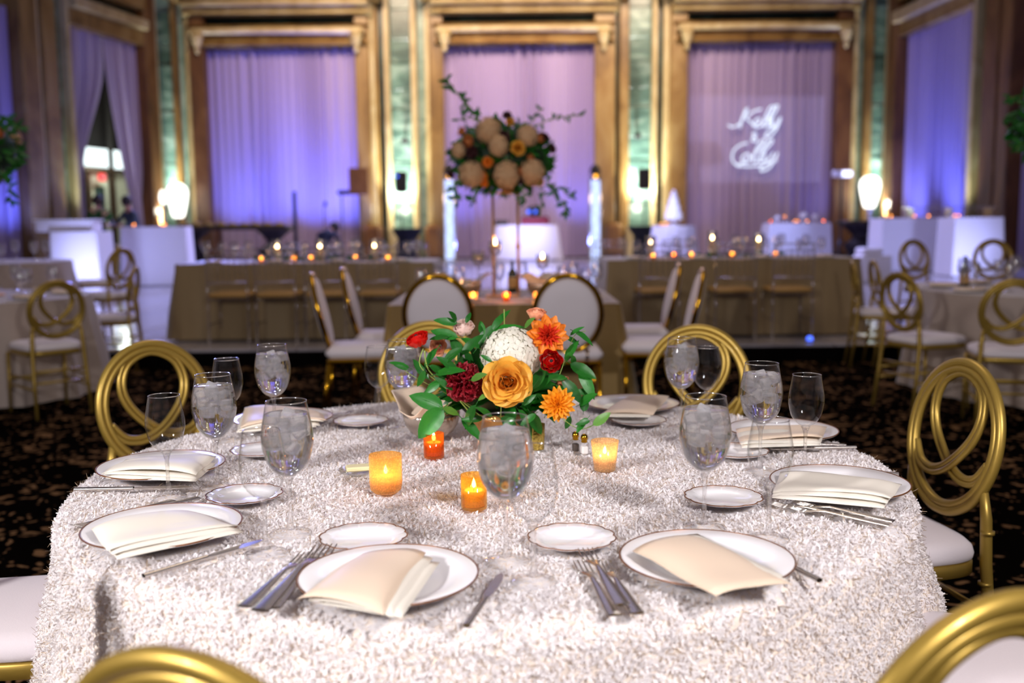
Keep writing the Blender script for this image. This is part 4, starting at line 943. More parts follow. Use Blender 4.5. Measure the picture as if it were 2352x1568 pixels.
ruffled(arr, A_(1068, 878, -.035), .050, toc(-.25, .15), label='deep burgundy ruffled bloom', n=78)
hydrangea(arr, A_(1176, 815, -.0), .060, toc(0, .7), label='white hydrangea head', n=230, sc=(1.05, 1, .95))
ranunculus(arr, A_(1264, 830, -.06), .029, toc(.1, .25), label='bright red ranunculus facing out')
ranunculus(arr, A_(962, 783, -.03), .029, (-.35, -.35, .85), label='bright red ranunculus seen from the side', seed=9)
dahlia(arr, A_(1258, 770, -.02), .050, toc(.05, .15), 'dahlia_orange', 'dahlia_heart', 'do', outer=(10, 9), label='orange dahlia with a red heart', pw=.56)
dahlia(arr, A_(1281, 928, -.07), .041, toc(.1, .1), 'dahlia_yellow', 'dahlia_yellow', 'dy', seed=8, outer=(17, 15), pw=.40, label='golden orange dahlia at the lower right')
ranunculus(arr, A_(1232, 724, .0), .024, (.1, -.3, .9), 'blush', 'blush', 'bl', seed=11, label='peach bud at the top')
ranunculus(arr, A_(1065, 757, .01), .027, (-.1, -.6, .8), 'blush_pale', 'blush_pale', 'bp', seed=12, label='pale blush bloom', name='ranunculus')
rose(arr, A_(1008, 796, .03), .024, (-.5, -.8, .3), ('blush', 'blush'), 'cr', 14, label='small peach rose behind leaves')
ranunculus(arr, A_(1292, 874, -.03), .017, (.2, -.7, -.4), 'blush', 'blush', 'bl', seed=15, label='peach bloom below the red one')
# stems
def stem(pts, r=.0018):
    b = MB(); q = cr([A_(x, y, d) for x, y, d in pts], 5); b.tube(q, r, 6); b.build('stem', 'stem_green', arr)
stem([(1090, 960, 0), (1030, 890, -.01), (985, 850, -.02), (975, 805, -.03)])
stem([(1110, 960, 0), (1010, 880, -.02), (965, 840, -.03), (972, 800, -.03)], .0014)
stem([(1290, 960, -.05), (1330, 985, -.05), (1365, 975, -.05)], .001); stem([(1250, 960, 0), (1300, 820, 0), (1320, 770, .0), (1345, 760, 0)], .0008)
stem([(1150, 960, 0), (1158, 800, .03), (1158, 710, .03)], .0012); stem([(1100, 940, 0), (960, 870, -.02), (925, 845, -.03)], .0008)
# the leaves one can pick out: base px, tip px, depth, kind
LV = [((1018, 938), (955, 1002, ), -.07, 4), ((1017, 936), (944, 900), -.06, 1), ((1060, 960), (1110, 1010), -.05, 5), ((1093, 930), (1058, 990), -.08, 0), ((1190, 940), (1245, 1000), -.03, 2), ((1215, 945), (1243, 1000), -.02, 1),
      ((1050, 742), (1000, 735), 0, 0), ((1048, 738), (1035, 712), 0, 1), ((1070, 742), (1080, 714), 0, 0), ((1052, 775), (985, 758), -.02, 0), ((1030, 773), (988, 775), -.02, 0), ((1005, 800), (965, 845), -.02, 0), ((985, 870), (940, 825), -.03, 2), ((940, 845), (895, 825), -.02, 2), ((938, 848), (905, 838), -.03, 2),
      ((975, 850), (962, 890), -.03, 0), ((1100, 800), (1062, 770), -.02, 1), ((1062, 815), (1100, 760), -.03, 0), ((1060, 820), (1040, 770), -.02, 1), ((1095, 800), (1140, 735), .01, 0), ((1115, 790), (1180, 740), .02, 0), ((1130, 760), (1158, 705), .03, 2), ((1128, 765), (1190, 730), .03, 2), ((1110, 770), (1105, 735), .02, 1),
      ((1082, 872), (1112, 858), -.09, 3), ((1120, 905), (1098, 915), -.08, 3), ((1130, 830), (1105, 815), -.08, 0), ((1220, 895), (1255, 845), -.07, 1), ((1225, 900), (1265, 850), -.05, 0), ((1262, 868), (1305, 868), -.05, 1), ((1290, 870), (1345, 920), -.04, 0), ((1275, 880), (1330, 900), -.03, 1),
      ((1300, 830), (1320, 775), -.02, 0), ((1318, 760), (1365, 775), 0, 2), ((1300, 775), (1335, 785), 0, 0), ((1310, 770), (1330, 745), 0, 2), ((1310, 835), (1368, 870), -.02, 1), ((1330, 850), (1372, 910), -.02, 0), ((1315, 815), (1322, 845), -.03, 0), ((1320, 900), (1372, 895), -.03, 2), ((1330, 930), (1368, 905), -.04, 1), ((1340, 945), (1345, 905), -.05, 4), ((1350, 960), (1320, 990), -.05, 1),
      ((1362, 976), (1404, 948), -.06, 3), ((1355, 965), (1325, 975), -.06, 0), ((1010, 880), (975, 905), -.05, 0), ((1015, 870), (960, 915), -.04, 0), ((1045, 895), (1000, 870), -.05, 2), ((1000, 860), (1060, 835), -.05, 0), ((985, 840), (1040, 860), -.05, 0), ((1110, 960), (1060, 965), -.06, 5), ((1017, 938), (1060, 950), -.08, 3), ((1180, 960), (1150, 985), -.07, 1), ((1230, 950), (1200, 975), -.06, 0),
      ((1215, 760), (1225, 785), -.01, 0), ((1205, 752), (1222, 730), 0, 3), ((1200, 930), (1225, 905), -.08, 0), ((1130, 955), (1100, 935), -.08, 0), ((1310, 955), (1300, 990), -.05, 0), ((1150, 960), (1195, 990), -.05, 4), ((1020, 830), (1060, 800), -.04, 1), ((1050, 850), (1010, 820), -.04, 0), ((1260, 930), (1235, 900), -.05, 1), ((1300, 905), (1270, 880), -.04, 4)]
rg = random.Random(4)
for (a, c, dy, k) in LV:
    leaf(arr, A_(*a, dy), A_(*c, dy + rg.uniform(-.03, .02)), k, rg.uniform(-.4, .4))
for i in range(210):      # the darker mass of leaves filling the gaps
    a = rg.uniform(0, 2 * PI); el = rg.uniform(-.15, 1.2); L = rg.uniform(.05, .095)
    dv = Vector((math.cos(a) * math.cos(el) * 1.25, math.sin(a) * math.cos(el) * .9, math.sin(el))); c = Vector((0, .02, .10)) + Vector((dv.x * .075, dv.y * .075, dv.z * .06))
    leaf(arr, c, c + (dv + Vector([rg.uniform(-.5, .5) for _ in range(3)])).normalized() * L, (0, 1, 4, 0, 5, 2)[i % 6], rg.uniform(-.6, .6), face=(0, -.5, .8))
# bread basket: a ribbed silver bowl with a satin napkin standing in it
def basket(loc, label, sc=1.0, rz=0, nlabel=None, front=False):
    o = thing('bread_bowl', loc, label, 'bowl', rz=rz, sc=sc)
    b = MB(); b.lathe([(.0001, .002), (.030, .002), (.034, .005), (.052, .018), (.064, .036), (.069, .056), (.0700, .066), (.067, .066), (.064, .045), (.05, .024), (.0001, .012)], 144, rf=lambda a, r, z: (r * (1 + (.022 * abs(math.sin(a * 20)) if z > .006 and r > .05 or z < .04 and r > .034 else 0)), z))
    b.build('ribbed_bowl', 'silver_bowl', o)
    n = thing('basket_napkin', Vector(loc) + Vector((0, 0, .02 * sc)), nlabel, 'napkin', 'napkins standing in the bread bowls', rz=rz, sc=sc)
    rg = random.Random(3)
    def fn(u, v):
        a = 2 * PI * u; lob = .5 + .5 * math.cos(2 * a + .6); flare = .048 + (.028 + .040 * lob) * v ** 1.5; h = .015 + v * (.035 + .055 * lob)
        r = flare + .010 * math.sin(5 * a + v * 2) * v
        return (r * math.cos(a), r * math.sin(a), h + .006 * math.sin(7 * a) * v - .02 * max(0, v - .75) * 4 * lob * .5)
    b = MB(); b.grid(fn, 72, 12, wrapu=True); q = b.build('flared_cloth', 'napkin_satin', n); sd = q.modifiers.new('t', 'SOLIDIFY'); sd.thickness = .002
    b = MB(); b.grid(lambda u, v: (.05 * v * math.cos(2 * PI * u), .05 * v * math.sin(2 * PI * u), .045 + .012 * math.sin(6 * PI * u) * v * (1 - v) * 4 + .02 * (1 - v)), 40, 8, wrapu=True); b.build('inner_fold', 'napkin_satin', n)
    return o, n
p = P(992, 1006, ZT); press(p, .05)
b0, n0 = basket(p, 'ribbed silver bowl left of the flower arrangement', 1.0, 2.6, 'cream satin napkin flaring out of the ribbed bowl beside the flowers')

# ------------------------------------------------------------------ chairs
def phoenix_proto():
    o = thing('loop_back_chair', (0, 0, 0), '', 'chair', 'gold loop-back chairs')
    lean = math.radians(9); cz = .735; cy = -.232
    def bk(u, v, off=0.0): return (u, cy - v * math.sin(lean) - off, cz + v * math.cos(lean))
    n = 72
    def ring(a, h): return [bk(a * math.cos(2 * PI * i / n), h * math.sin(2 * PI * i / n)) for i in range(n)]
    b = MB(); b.tube(ring(.185, .195), .0125, 10, True); b.tube(ring(.167, .177), .0115, 10, True); b.build('outer_loop', 'gold_paint', o)
    path = [(-.158, -.045), (-.115, -.092), (-.05, -.100), (.018, -.068), (.083, .0), (.105, .07), (.078, .140), (0, .172), (-.078, .140), (-.105, .07), (-.083, 0), (-.018, -.068), (.05, -.100), (.115, -.092), (.158, -.045)]
    b = MB()
    for k in (-1, 1):
        q = cr([(x, 0, y) for x, y in path], 6); m = len(q); pts = []
        for i, p_ in enumerate(q):
            t = (q[min(i + 1, m - 1)] - q[max(i - 1, 0)]).normalized(); nn = Vector((-t.z, 0, t.x)); w_ = p_ + nn * (.0075 * k)
            pts.append(bk(w_.x, w_.z, (.008 if i < m / 2 else -.008) * min(1, max(0, 1 - abs(abs(i - m / 2) - m * .27) / (m * .2)))))
        b.tube(pts, .0085, 8)
    b.build('inner_loop', 'gold_paint', o)
    for s_ in (-1, 1):
        b = MB(); top = bk(s_ * .158, -.10)
        b.tube([(s_ * .185, -.275, 0), (s_ * .178, -.240, .25), (s_ * .172, -.222, .45), (s_ * .165, -.222, .56), top], [.011, .0135, .015, .0145, .010], 10)
        for z in (.20, .40, .53): b.tube([(s_ * (.172 + .01 * (z < .3)), -.222 - .02 * (z < .3), z - .004), (s_ * (.172 + .01 * (z < .3)), -.222 - .02 * (z < .3), z + .004)], .0175, 10)
        b.build('leg', 'gold_paint', o)
        b = MB(); b.tube([(s_ * .195, .205, 0), (s_ * .19, .19, .43)], [.010, .0145], 10)
        for z in (.18, .36): b.tube([(s_ * .192, .196, z - .004), (s_ * .192, .196, z + .004)], .0165, 10)
        b.build('leg', 'gold_paint', o)
        for z in (.20, .27): b = MB(); b.tube([(s_ * .182, -.24, z), (s_ * .193, .197, z)], .008, 8); b.build('stretcher', 'gold_paint', o)
    for z in (.24, .32): b = MB(); b.tube([(-.178, -.235, z), (.178, -.235, z)], .008, 8); b.build('stretcher', 'gold_paint', o)
    b = MB(); b.tube([(-.192, .197, .24), (.192, .197, .24)], .008, 8); b.build('stretcher', 'gold_paint', o)
    def rsq(a, k, y0=-.22, y1=.21, w0=.185, w1=.205, f=1.0):
        c, s2 = math.cos(a), math.sin(a); e = .42
        x = (abs(c) ** e) * (1 if c > 0 else -1); y = (abs(s2) ** e) * (1 if s2 > 0 else -1)
        yy = (y0 + y1) / 2 + y * (y1 - y0) / 2 * f; wd_ = w0 + (w1 - w0) * (y + 1) / 2
        return (x * wd_ * f, yy, k)
    n = 56
    def loft(rings, name, mat, par):
        b = MB(); vs = [rsq(2 * PI * i / n, z, f=f) for (f, z) in rings for i in range(n)]
        fs = [(k * n + i, k * n + (i + 1) % n, (k + 1) * n + (i + 1) % n, (k + 1) * n + i) for k in range(len(rings) - 1) for i in range(n)]
        fs += [tuple(reversed(range(n))), tuple(range((len(rings) - 1) * n, len(rings) * n))]
        b.add(vs, fs); return b.build(name, mat, par)
    loft([(.95, .420), (1.0, .424), (1.0, .452), (.97, .457)], 'seat_frame', 'gold_paint', o)
    loft([(.96, .456), (1.0, .462), (1.01, .474), (.99, .490), (.93, .502), (.80, .509), (.4, .514)], 'cushion', 'seat_fabric', o)
    return o
def oval_proto():
    o = thing('oval_back_chair', (0, 0, 0), '', 'chair', 'oval upholstered chairs round the gold-clothed table')
    lean = math.radians(13); cz = .74; cy = -.25
    T = Matrix.Translation((0, cy, cz)) @ Matrix.Rotation(lean, 4, 'X')
    n = 48
    b = MB(); b.tube([(.205 * math.cos(2 * PI * i / n), 0, .245 * math.sin(2 * PI * i / n)) for i in range(n)], .017, 8, True, 0, T); b.build('back_frame', 'gold_polished', o)
    b = MB(); b.lathe([(.0001, -.032), (.10, -.031), (.17, -.024), (.188, -.008), (.188, .010), (.17, .026), (.10, .034), (.0001, .036)], n, 0, T @ Matrix.Rotation(PI / 2, 4, 'X') @ Matrix.Diagonal((1, 1.21, 1, 1))); b.build('back_pad', 'seat_fabric', o)
    b = MB(); b.tube([(-.12, -.215, .46), (-.12, -.20, .52)], .013, 8); b.tube([(.12, -.215, .46), (.12, -.20, .52)], .013, 8); b.build('back_post', 'gold_polished', o)
    for sx in (-1, 1):
        for sy in (-1, 1):
            b = MB(); b.tube([(sx * .20, sy * .205 - .01 - (.04 if sy < 0 else 0), 0), (sx * .195, sy * .195, .44)], [.010, .016], 10); b.sphere((sx * .195, sy * .195, .43), .02, 10, 6); b.build('leg', 'gold_polished', o)
    b = MB(); b.box((0, 0, .432), (.43, .43, .035), bev=.012); b.build('seat_frame', 'gold_polished', o, False)
    b = MB(); b.box((0, 0, .485), (.44, .44, .08), bev=.032); b.build('cushion', 'seat_fabric', o)
    return o
def chiavari_proto():
    o = thing('clear_chair', (0, 0, 0), '', 'chair', 'clear acrylic chairs at the long tables')
    for s_ in (-1, 1):
        b = MB(); b.tube([(s_ * .19, -.22, 0), (s_ * .19, -.20, .45), (s_ * .185, -.235, .92)], .013, 8); b.build('leg', 'acrylic', o)
        b = MB(); b.tube([(s_ * .19, .2, 0), (s_ * .19, .19, .44)], .013, 8); b.build('leg', 'acrylic', o)
        b = MB(); b.tube([(s_ * .19, -.21, .2), (s_ * .19, .195, .2)], .008, 6); b.build('stretcher', 'acrylic', o)
    for z in (.92, .86, .60):
        b = MB(); b.tube([(-.187, -.235 + (.92 - z) * .06, z), (.187, -.235 + (.92 - z) * .06, z)], .011, 8); b.build('back_rail', 'acrylic', o)
    b = MB()
    for k in range(6): x = -.14 + .056 * k; b.tube([(x, -.216, .60), (x, -.231, .86)], .008, 6)
    b.build('spindle', 'acrylic', o)['kind'] = 'stuff'
    b = MB(); b.box((0, 0, .445), (.40, .41, .025), bev=.01); b.build('seat', 'acrylic', o, False)
    b = MB(); b.box((0, 0, .478), (.39, .40, .045), bev=.018); b.build('cushion', 'cushion_tan', o)
    return o
def face(o, d): o.rotation_euler = (0, 0, math.atan2(-d.x, d.y))
PH = phoenix_proto(); used = []
def put(proto, loc, d, lab, group=None, z=0.0):
    d = Vector((d[0], d[1], 0)).normalized()
    o = proto if proto.name not in used else dup(proto, (0, 0, 0), lab)
    if proto.name not in used: used.append(proto.name)
    o['label'] = lab; o.location = (loc[0], loc[1], z); face(o, d)
    if group: o['group'] = group
    return o
T2 = Vector((TX, TY))
def by_apex(px, py, lab, dirv=None, top=.93, z=0.0, group='gold chairs round the petal-covered table'):
    a = P(px, py, z + top); d = (T2 - Vector((a.x, a.y))).normalized() if dirv is None else Vector(dirv).normalized()
    c = Vector((a.x, a.y)) + d * .268; return put(PH, c, d, lab, group, z)
def by_az(az, r, lab):
    a = math.radians(az); d = Vector((-math.cos(a), -math.sin(a))); put(PH, (TX + r * math.cos(a), TY + r * math.sin(a)), d, lab, 'gold chairs round the petal-covered table')
by_apex(2226, 830, 'gold loop-back chair with its white seat tucked in, right side of the petal-covered table', (-.985, -.16))
by_apex(338, 787, 'gold loop-back chair behind the left wine glasses, its seat hidden by the petal cloth')
by_apex(1607, 750, 'gold loop-back chair rising behind the iced goblet, back right of the flowers')
by_apex(986, 741, 'gold loop-back chair whose top arc shows behind the red ranunculus')
by_apex(414, 1520, 'gold loop-back chair cut off by the lower frame edge, at the front plate', (.42, .91))
by_apex(2325, 1382, 'gold loop-back chair cut off at the lower right, nearest the camera')
by_az(-24, 1.03, 'gold chair with only a white seat corner peeking out, right of the petal cloth')
by_az(187, 1.05, 'gold chair with only its white seat showing, left of the petal cloth')

put(PH, (-.88 + .268 * .9, 1.24 - .268 * .43), (.9, -.43), 'gold loop-back chair turned sideways, casting a looped shadow on the cloth', 'gold chairs round the petal-covered table')
# ------------------------------------------------------------------ tables behind
def draped_table(name, loc, L, W, H, mat, label, rz=0, folds=1.0, flare=.06, cat='table', group=None, clab=None, seed=0, sharpc=.02, top='napkin_white'):
    """rectangular table under a floor-length cloth"""
    t = thing(name, loc, label, cat, group, rz)
    b = MB(); b.box((0, 0, H - .03), (L - .02, W - .02, .03)); b.build('tabletop', 'dark_iron', t, False)
    for sx in (-1, 1):
        for sy in (-1, 1):
            b = MB(); b.tube([(sx * (L / 2 - .08), sy * (W / 2 - .08), 0), (sx * (L / 2 - .08), sy * (W / 2 - .08), H - .04)], .02, 8); b.build('leg', 'dark_iron', t)
    per = 2 * (L + W); nseg = int(per / .035)
    def edge(s, out, cor):
        s = s % per; hl, hw = L / 2, W / 2
        if s < L: x, y, nx, ny = -hl + s, -hw, 0, -1
        elif s < L + W: x, y, nx, ny = hl, -hw + (s - L), 1, 0
        elif s < 2 * L + W: x, y, nx, ny = hl - (s - L - W), hw, 0, 1
        else: x, y, nx, ny = -hl, hw - (s - 2 * L - W), -1, 0
        cx, cy = max(0, abs(x) - hl + cor) / cor, max(0, abs(y) - hw + cor) / cor
        c_ = cx * cy; sx = 1 if x > 0 else -1; sy = 1 if y > 0 else -1
        return x + nx * out + sx * c_ * out * .8, y + ny * out + sy * c_ * out * .8
    rg = random.Random(seed); ph = [rg.uniform(0, 6) for _ in range(4)]
    def fn(u, v):
        s = u * per; d = v * (H - .012)
        f = (math.sin(s * 9 + ph[0] + math.sin(s * 2)) * .5 + math.sin(s * 17 + ph[1]) * .25) * .035 * folds * min(1, v * 1.6)
        out = .006 + flare * v + f * (1 if v > 0 else 0)
        x, y = edge(s, out, .12); return (x, y, H + .004 - d)
    cl = MB(); cl.grid(fn, nseg, 9, wrapu=True)
    x, y = L / 2 + .006, W / 2 + .006; cl.add([(-x, -y, H + .004), (x, -y, H + .004), (x, y, H + .004), (-x, y, H + .004)], [(0, 1, 2, 3)])
    c = cl.build('tablecloth', mat, None, loc=loc); c.rotation_euler = (0, 0, rz); tag(c, clab, 'tablecloth'); return t
def draped_round(loc, R, H, mat, label, clab, seed=0):
    t = thing('round_table', loc, label, 'table'); b = MB(); b.lathe([(.0001, H - .03), (R - .01, H - .03), (R - .01, H - .004), (.0001, H - .004)], 40); b.build('tabletop', 'dark_iron', t)
    for k in range(4):
        a = k * PI / 2 + .4; b = MB(); b.tube([(.5 * math.cos(a), .5 * math.sin(a), 0), (.5 * math.cos(a), .5 * math.sin(a), H - .03)], .018, 8); b.build('leg', 'dark_iron', t)
    def fn(u, v):
        a = 2 * PI * u; k = min(1, max(0, v - .05) * 1.5)
        r = R + .008 + v * .09 + k * (.035 * math.sin(15 * a + seed + math.sin(3 * a)) + .012 * math.sin(31 * a)); return (r * math.cos(a), r * math.sin(a), H - v * (H - .02))
    b = MB(); b.grid(fn, 180, 10, wrapu=True); b.add([((R + .008) * math.cos(2 * PI * i / 60), (R + .008) * math.sin(2 * PI * i / 60), H) for i in range(60)], [tuple(range(60))])
    c = b.build('tablecloth', mat, None, loc=loc); tag(c, clab, 'tablecloth'); return t
SZ = STAGE_Z
GT = (-.05, 7.28)   # gold-clothed table
draped_table('square_table', (*GT, 0), 1.52, 1.5, .76, 'cloth_gold', 'square table under the gold cloth, beyond the flower arrangement', clab='gold satin cloth over the square table with the tall floral stand', folds=.5, flare=.08, seed=1)
LT = (-2.06, 10.45); RTb = (2.22, 10.45)
draped_table('long_table', (*LT, SZ), 2.55, 1.07, .76, 'cloth_taupe', 'long banquet table on the marble floor, behind the left oval chairs', clab='olive-taupe cloth on the left long table', group='long banquet tables', seed=2)
draped_table('long_table', (*RTb, SZ), 2.50, 1.07, .76, 'cloth_taupe', 'long banquet table on the marble floor, behind the right oval chairs', clab='olive-taupe cloth on the right long table', group='long banquet tables', seed=3)
LR = (-4.25, 7.75); RR = (4.02, 7.45); L2_ = (-5.9, 11.3)
draped_round((*LR, 0), .9, .76, 'cloth_greige', 'round table at the left edge with a pleated greige cloth', 'greige pleated cloth on the round table at the left', 1)
draped_round((*RR, 0), .9, .76, 'cloth_greige', 'round table at the right edge with a pleated greige cloth', 'greige pleated cloth on the round table at the right', 2)
draped_round((*L2_, SZ), .85, .76, 'cloth_greige', 'round table on the marble floor, behind the left round table', 'mauve-lit cloth on the second round table at the left', 3)
# chairs behind
g = 'gold chairs at the round tables behind'
LRv, RRv = Vector(LR), Vector(RR)
by_apex(130, 646, 'gold loop-back chair seen from behind at the left round table', (-.75, .75), group=g)
by_apex(313, 613, 'gold loop-back chair turned sideways right of the left round table', (-1, -.12), group=g)
put(PH, (-4.0, 9.75), (-.9, .35), 'gold loop-back chair on the marble edge in front of the white bar', g, SZ)
put(PH, (-4.85, 9.6), (.6, 1), 'gold loop-back chair between the two left round tables', g, SZ)
put(PH, (-5.0, 12.0), (-.9, -.5), 'blue-lit loop-back chair against the glowing end of the bar', g, SZ)
put(PH, (-4.9, 6.7), (.4, .9), 'gold loop-back chair whose white seat shows at the left frame edge', g)
by_apex(2062, 628, 'gold loop-back chair angled at the right round table, the nearer of the overlapping pair', (.93, .38), group=g)
by_apex(2003, 598, 'gold loop-back chair overlapped by the nearer one, beside the right long table', (.9, -.1), group=g)
put(PH, (3.28, 8.80), (.95, -.2), 'gold loop-back chair seen edge-on at the end of the right long table', g)
by_apex(2335, 643, 'gold loop-back chair cut by the right frame edge, in front of the round table', (.3, 1), top=.93, group=g)
put(PH, (4.15, 9.85), (.35, -.9), 'gold loop-back chair beyond the right round table, left one on the marble', g, SZ)
put(PH, (4.75, 9.65), (-.1, -1), 'gold loop-back chair beyond the right round table, in front of the glowing bar end', g, SZ)
OV = oval_proto(); 
def ovc(x, y, d, lab): return put(OV, (x, y), d, lab)
ovc(-.45, 6.30, (0, 1), 'oval-backed chair seen from behind, left of the white hydrangea')
ovc(.34, 6.26, (0, 1), 'oval-backed chair seen from behind, right of the orange dahlia')
ovc(-.98, 6.45, (1, .10), 'oval-backed chair side-on, nearer of the left pair')
ovc(-.90, 7.15, (1, .05), 'oval-backed chair side-on, farther of the left pair')
ovc(.95, 6.55, (-1, .10), 'oval-backed chair side-on, nearer of the right pair')
ovc(.93, 7.35, (-1, .05), 'oval-backed chair side-on, farther of the right pair')
CH = chiavari_proto()
for i, px in enumerate((531, 640, 752, 872)):
    x = PY(px, 640, 9.62).x; put(CH, (x, 9.68), (0, 1), ('clear chair with tan cushion at the outer left end of the left long table', 'clear chair, second from the outer end of the left long table', 'clear chair behind the left oval chairs at the long table', 'clear chair nearest the gold table at the left long table')[i], None, SZ)
for i, px in enumerate((1510, 1682, 1812)):
    x = PY(px, 640, 9.62).x; put(CH, (x, 9.68), (0, 1), ('clear chair nearest the gold table at the right long table', 'clear chair just right of the right oval chairs', 'clear chair at the outer end of the right long table')[i], None, SZ)
for i, (x, t_) in enumerate(((-2.6, 'left'), (-1.9, 'left'), (-1.15, 'left'), (1.15, 'right'), (1.95, 'right'), (2.8, 'right'))):
    put(CH, (x, 11.35), (0, -1), 'clear chair on the far side of the %s long table, %s' % (t_, ('outer one', 'middle one', 'inner one', 'inner one', 'middle one', 'outer one')[i]), 'clear chairs on the far sides of the long tables', SZ)

# ---- things on the tables behind
FG = thing('goblet', (0, 0, 0), '', 'glass'); 
b = MB(); b.lathe([(.034, 0), (.03, .004), (.006, .012), (.004, .05), (.005, .09), (.02, .098), (.038, .125), (.043, .16), (.040, .19), (.033, .225)], 18); b.build('glass_body', 'glass_far', FG)
fg_used = []
def far_goblet(x, y, z, lab, grp, sc=1.0):
    if not fg_used: FG.location = (x, y, z); FG['label'] = lab; FG.scale = (sc,) * 3; FG['group'] = grp; fg_used.append(1)
    else: dup(FG, (x, y, z), lab, sc=sc, group=grp)
gp = GT
for i, (px, py) in enumerate(((968, 688), (1008, 680), (1036, 668), (1055, 690), (1292, 684), (1318, 672), (1345, 690), (1372, 672), (1200, 668), (1148, 672))):
    q = P(px, py, .766); far_goblet(q.x, q.y, q.z, 'stemmed glass on the gold-clothed table', 'glasses on the gold-clothed table')
for (tb, nm, sd) in ((LT, 'left', 1), (RTb, 'right', 2)):
    rg = random.Random(sd)
    for i in range(16):
        x = tb[0] - 1.15 + 2.3 * (i % 8 + .5) / 8 + rg.uniform(-.07, .07); y = tb[1] + (-.28 if i < 8 else .3) + rg.uniform(-.05, .05)
        far_goblet(x, y, SZ + .766, 'stemmed glass on the %s long table' % nm, 'glasses on the %s long table' % nm, rg.uniform(.85, 1.05))
for (tb, nm, sd, z, n) in ((LR, 'left round table', 3, 0, 12), (RR, 'right round table', 4, 0, 14), (L2_, 'second left round table', 5, SZ, 9)):
    rg = random.Random(sd)
    for i in range(n):
        a = 2 * PI * i / n + rg.uniform(-.15, .15); r = .5 + .12 * (i % 2)
        far_goblet(tb[0] + r * math.cos(a), tb[1] + r * math.sin(a), z + .766, 'stemmed glass on the ' + nm, 'glasses on the ' + nm, rg.uniform(.85, 1.05))
# place settings: plate with folded napkin
ps = thing('place_setting_plate', (0, 0, 0), '', 'plate'); b = MB(); b.lathe([(.0001, .003), (.08, .003), (.13, .014), (.131, .017), (.085, .008), (.0001, .006)], 28); b.build('dish', 'porcelain', ps)
fn_ = thing('napkin', (0, 0, 0), '', 'napkin'); b = MB(); b.box((0, 0, .012), (.11, .22, .022), bev=.009); b.build('folded_cloth', 'napkin_satin', fn_)
ps_used = []
def setting(x, y, z, rz, where, grp):
    la = 'white plate under a folded napkin on ' + where; lb = 'folded cream napkin on a plate on ' + where
    if not ps_used:
        ps_used.append(1); ps.location = (x, y, z); ps['label'] = la; ps['group'] = 'plates on ' + grp; fn_.location = (x, y, z + .01); fn_.rotation_euler = (0, 0, rz); fn_['label'] = lb; fn_['group'] = 'napkins on ' + grp
    else: dup(ps, (x, y, z), la, group='plates on ' + grp); dup(fn_, (x, y, z + .010), lb, rz=rz, group='napkins on ' + grp)
for (x, y, r) in ((-.62, 6.85, .2), (-.60, 7.5, 1.5), (.5, 6.85, -.2), (.52, 7.5, 1.5), (-.3, 6.72, 0), (.22, 6.72, 0)): setting(x, y, .766, r, 'the gold-clothed table', 'the gold-clothed table')
for tb, nm in ((LR, 'the left round table'), (RR, 'the right round table')):
    for k in range(8): a = k * PI / 4 + .3; setting(tb[0] + .72 * math.cos(a), tb[1] + .72 * math.sin(a), .764, a + PI / 2, nm, nm)
for tb, nm in ((LT, 'the left long table'), (RTb, 'the right long table')):
    for k in range(4): setting(tb[0] - .95 + .63 * k, tb[1] - .38, SZ + .764, 0, nm, nm)
# candles behind
def pillar(px, py, Y, z, h, r, lab, hurr=True, grp='pillar candles on the long tables'):
    q = PY(px, py, Y); o = thing('pillar_candle', (q.x, Y, z), lab, 'candle', grp)
    candle(o, r, h, 0, True, 'flame', .045, .013)
    if hurr: b = MB(); b.lathe([(r + .016, 0), (r + .018, .01), (r + .018, h + .09), (r + .016, h + .09)], 20); b.build('glass_cylinder', 'glass_far', o)
    lamp('candle_glow', 'POINT', (q.x, Y, z + h + .05), .9, (1, .55, .22), .02)
for px, py, h, nm in ((637, 582, .13, 'left, outermost'), (735, 580, .13, 'left, middle'), (860, 577, .13, 'left, nearest the gold table'), (1494, 572, .14, 'right, nearest the gold table'), (1636, 564, .18, 'right, middle'), (1742, 571, .16, 'right, outermost')):
    pillar(px, py, 10.5, SZ + .765, h, .032, 'lit pillar candle on a long table: ' + nm)
VF = None
def far_votive(x, y, z, lab, grp, mat='mercury_amber'):
    o = thing('votive', (x, y, z), lab, 'candle holder', grp)
    b = MB(); b.lathe([(.0001, 0), (.022, 0), (.026, .06), (.024, .06), (.02, .006), (.0001, .006)], 16); b.build('glass_cup', mat, o)
    candle(o, .018, .022, .007, True, 'flame_far', .030, .011)
    return o
for px, py, Y in ((600, 600, 10.15), (675, 597, 10.3), (714, 594, 10.4), (817, 594, 10.4), (891, 598, 10.15), (1548, 590, 10.2), (1588, 590, 10.3), (1682, 590, 10.2), (1781, 588, 10.3), (1500, 606, 10.0)):
    q = PY(px, py, Y); far_votive(q.x, Y, SZ + .765, 'small glowing votive on the %s long table' % ('left' if px < 1100 else 'right'), 'votives on the %s long table' % ('left' if px < 1100 else 'right'), 'mercury_amber' if px != 1548 else 'amber_dark')
for px, mt in ((1087, 'mercury_amber'), (1163, 'amber_dark'), (1234, 'mercury_amber')):
    q = P(px, 692, .766); o = far_votive(q.x, q.y, .765, {1087: 'glowing gold votive at the foot of the left floral rod', 1163: 'small orange votive between the two floral rods', 1234: 'glowing gold votive right of the dark bottle'}[px], 'votives on the gold-clothed table', mt)
    lamp('candle_glow', 'POINT', (q.x, q.y, .83), .8, (1, .5, .2), .02)
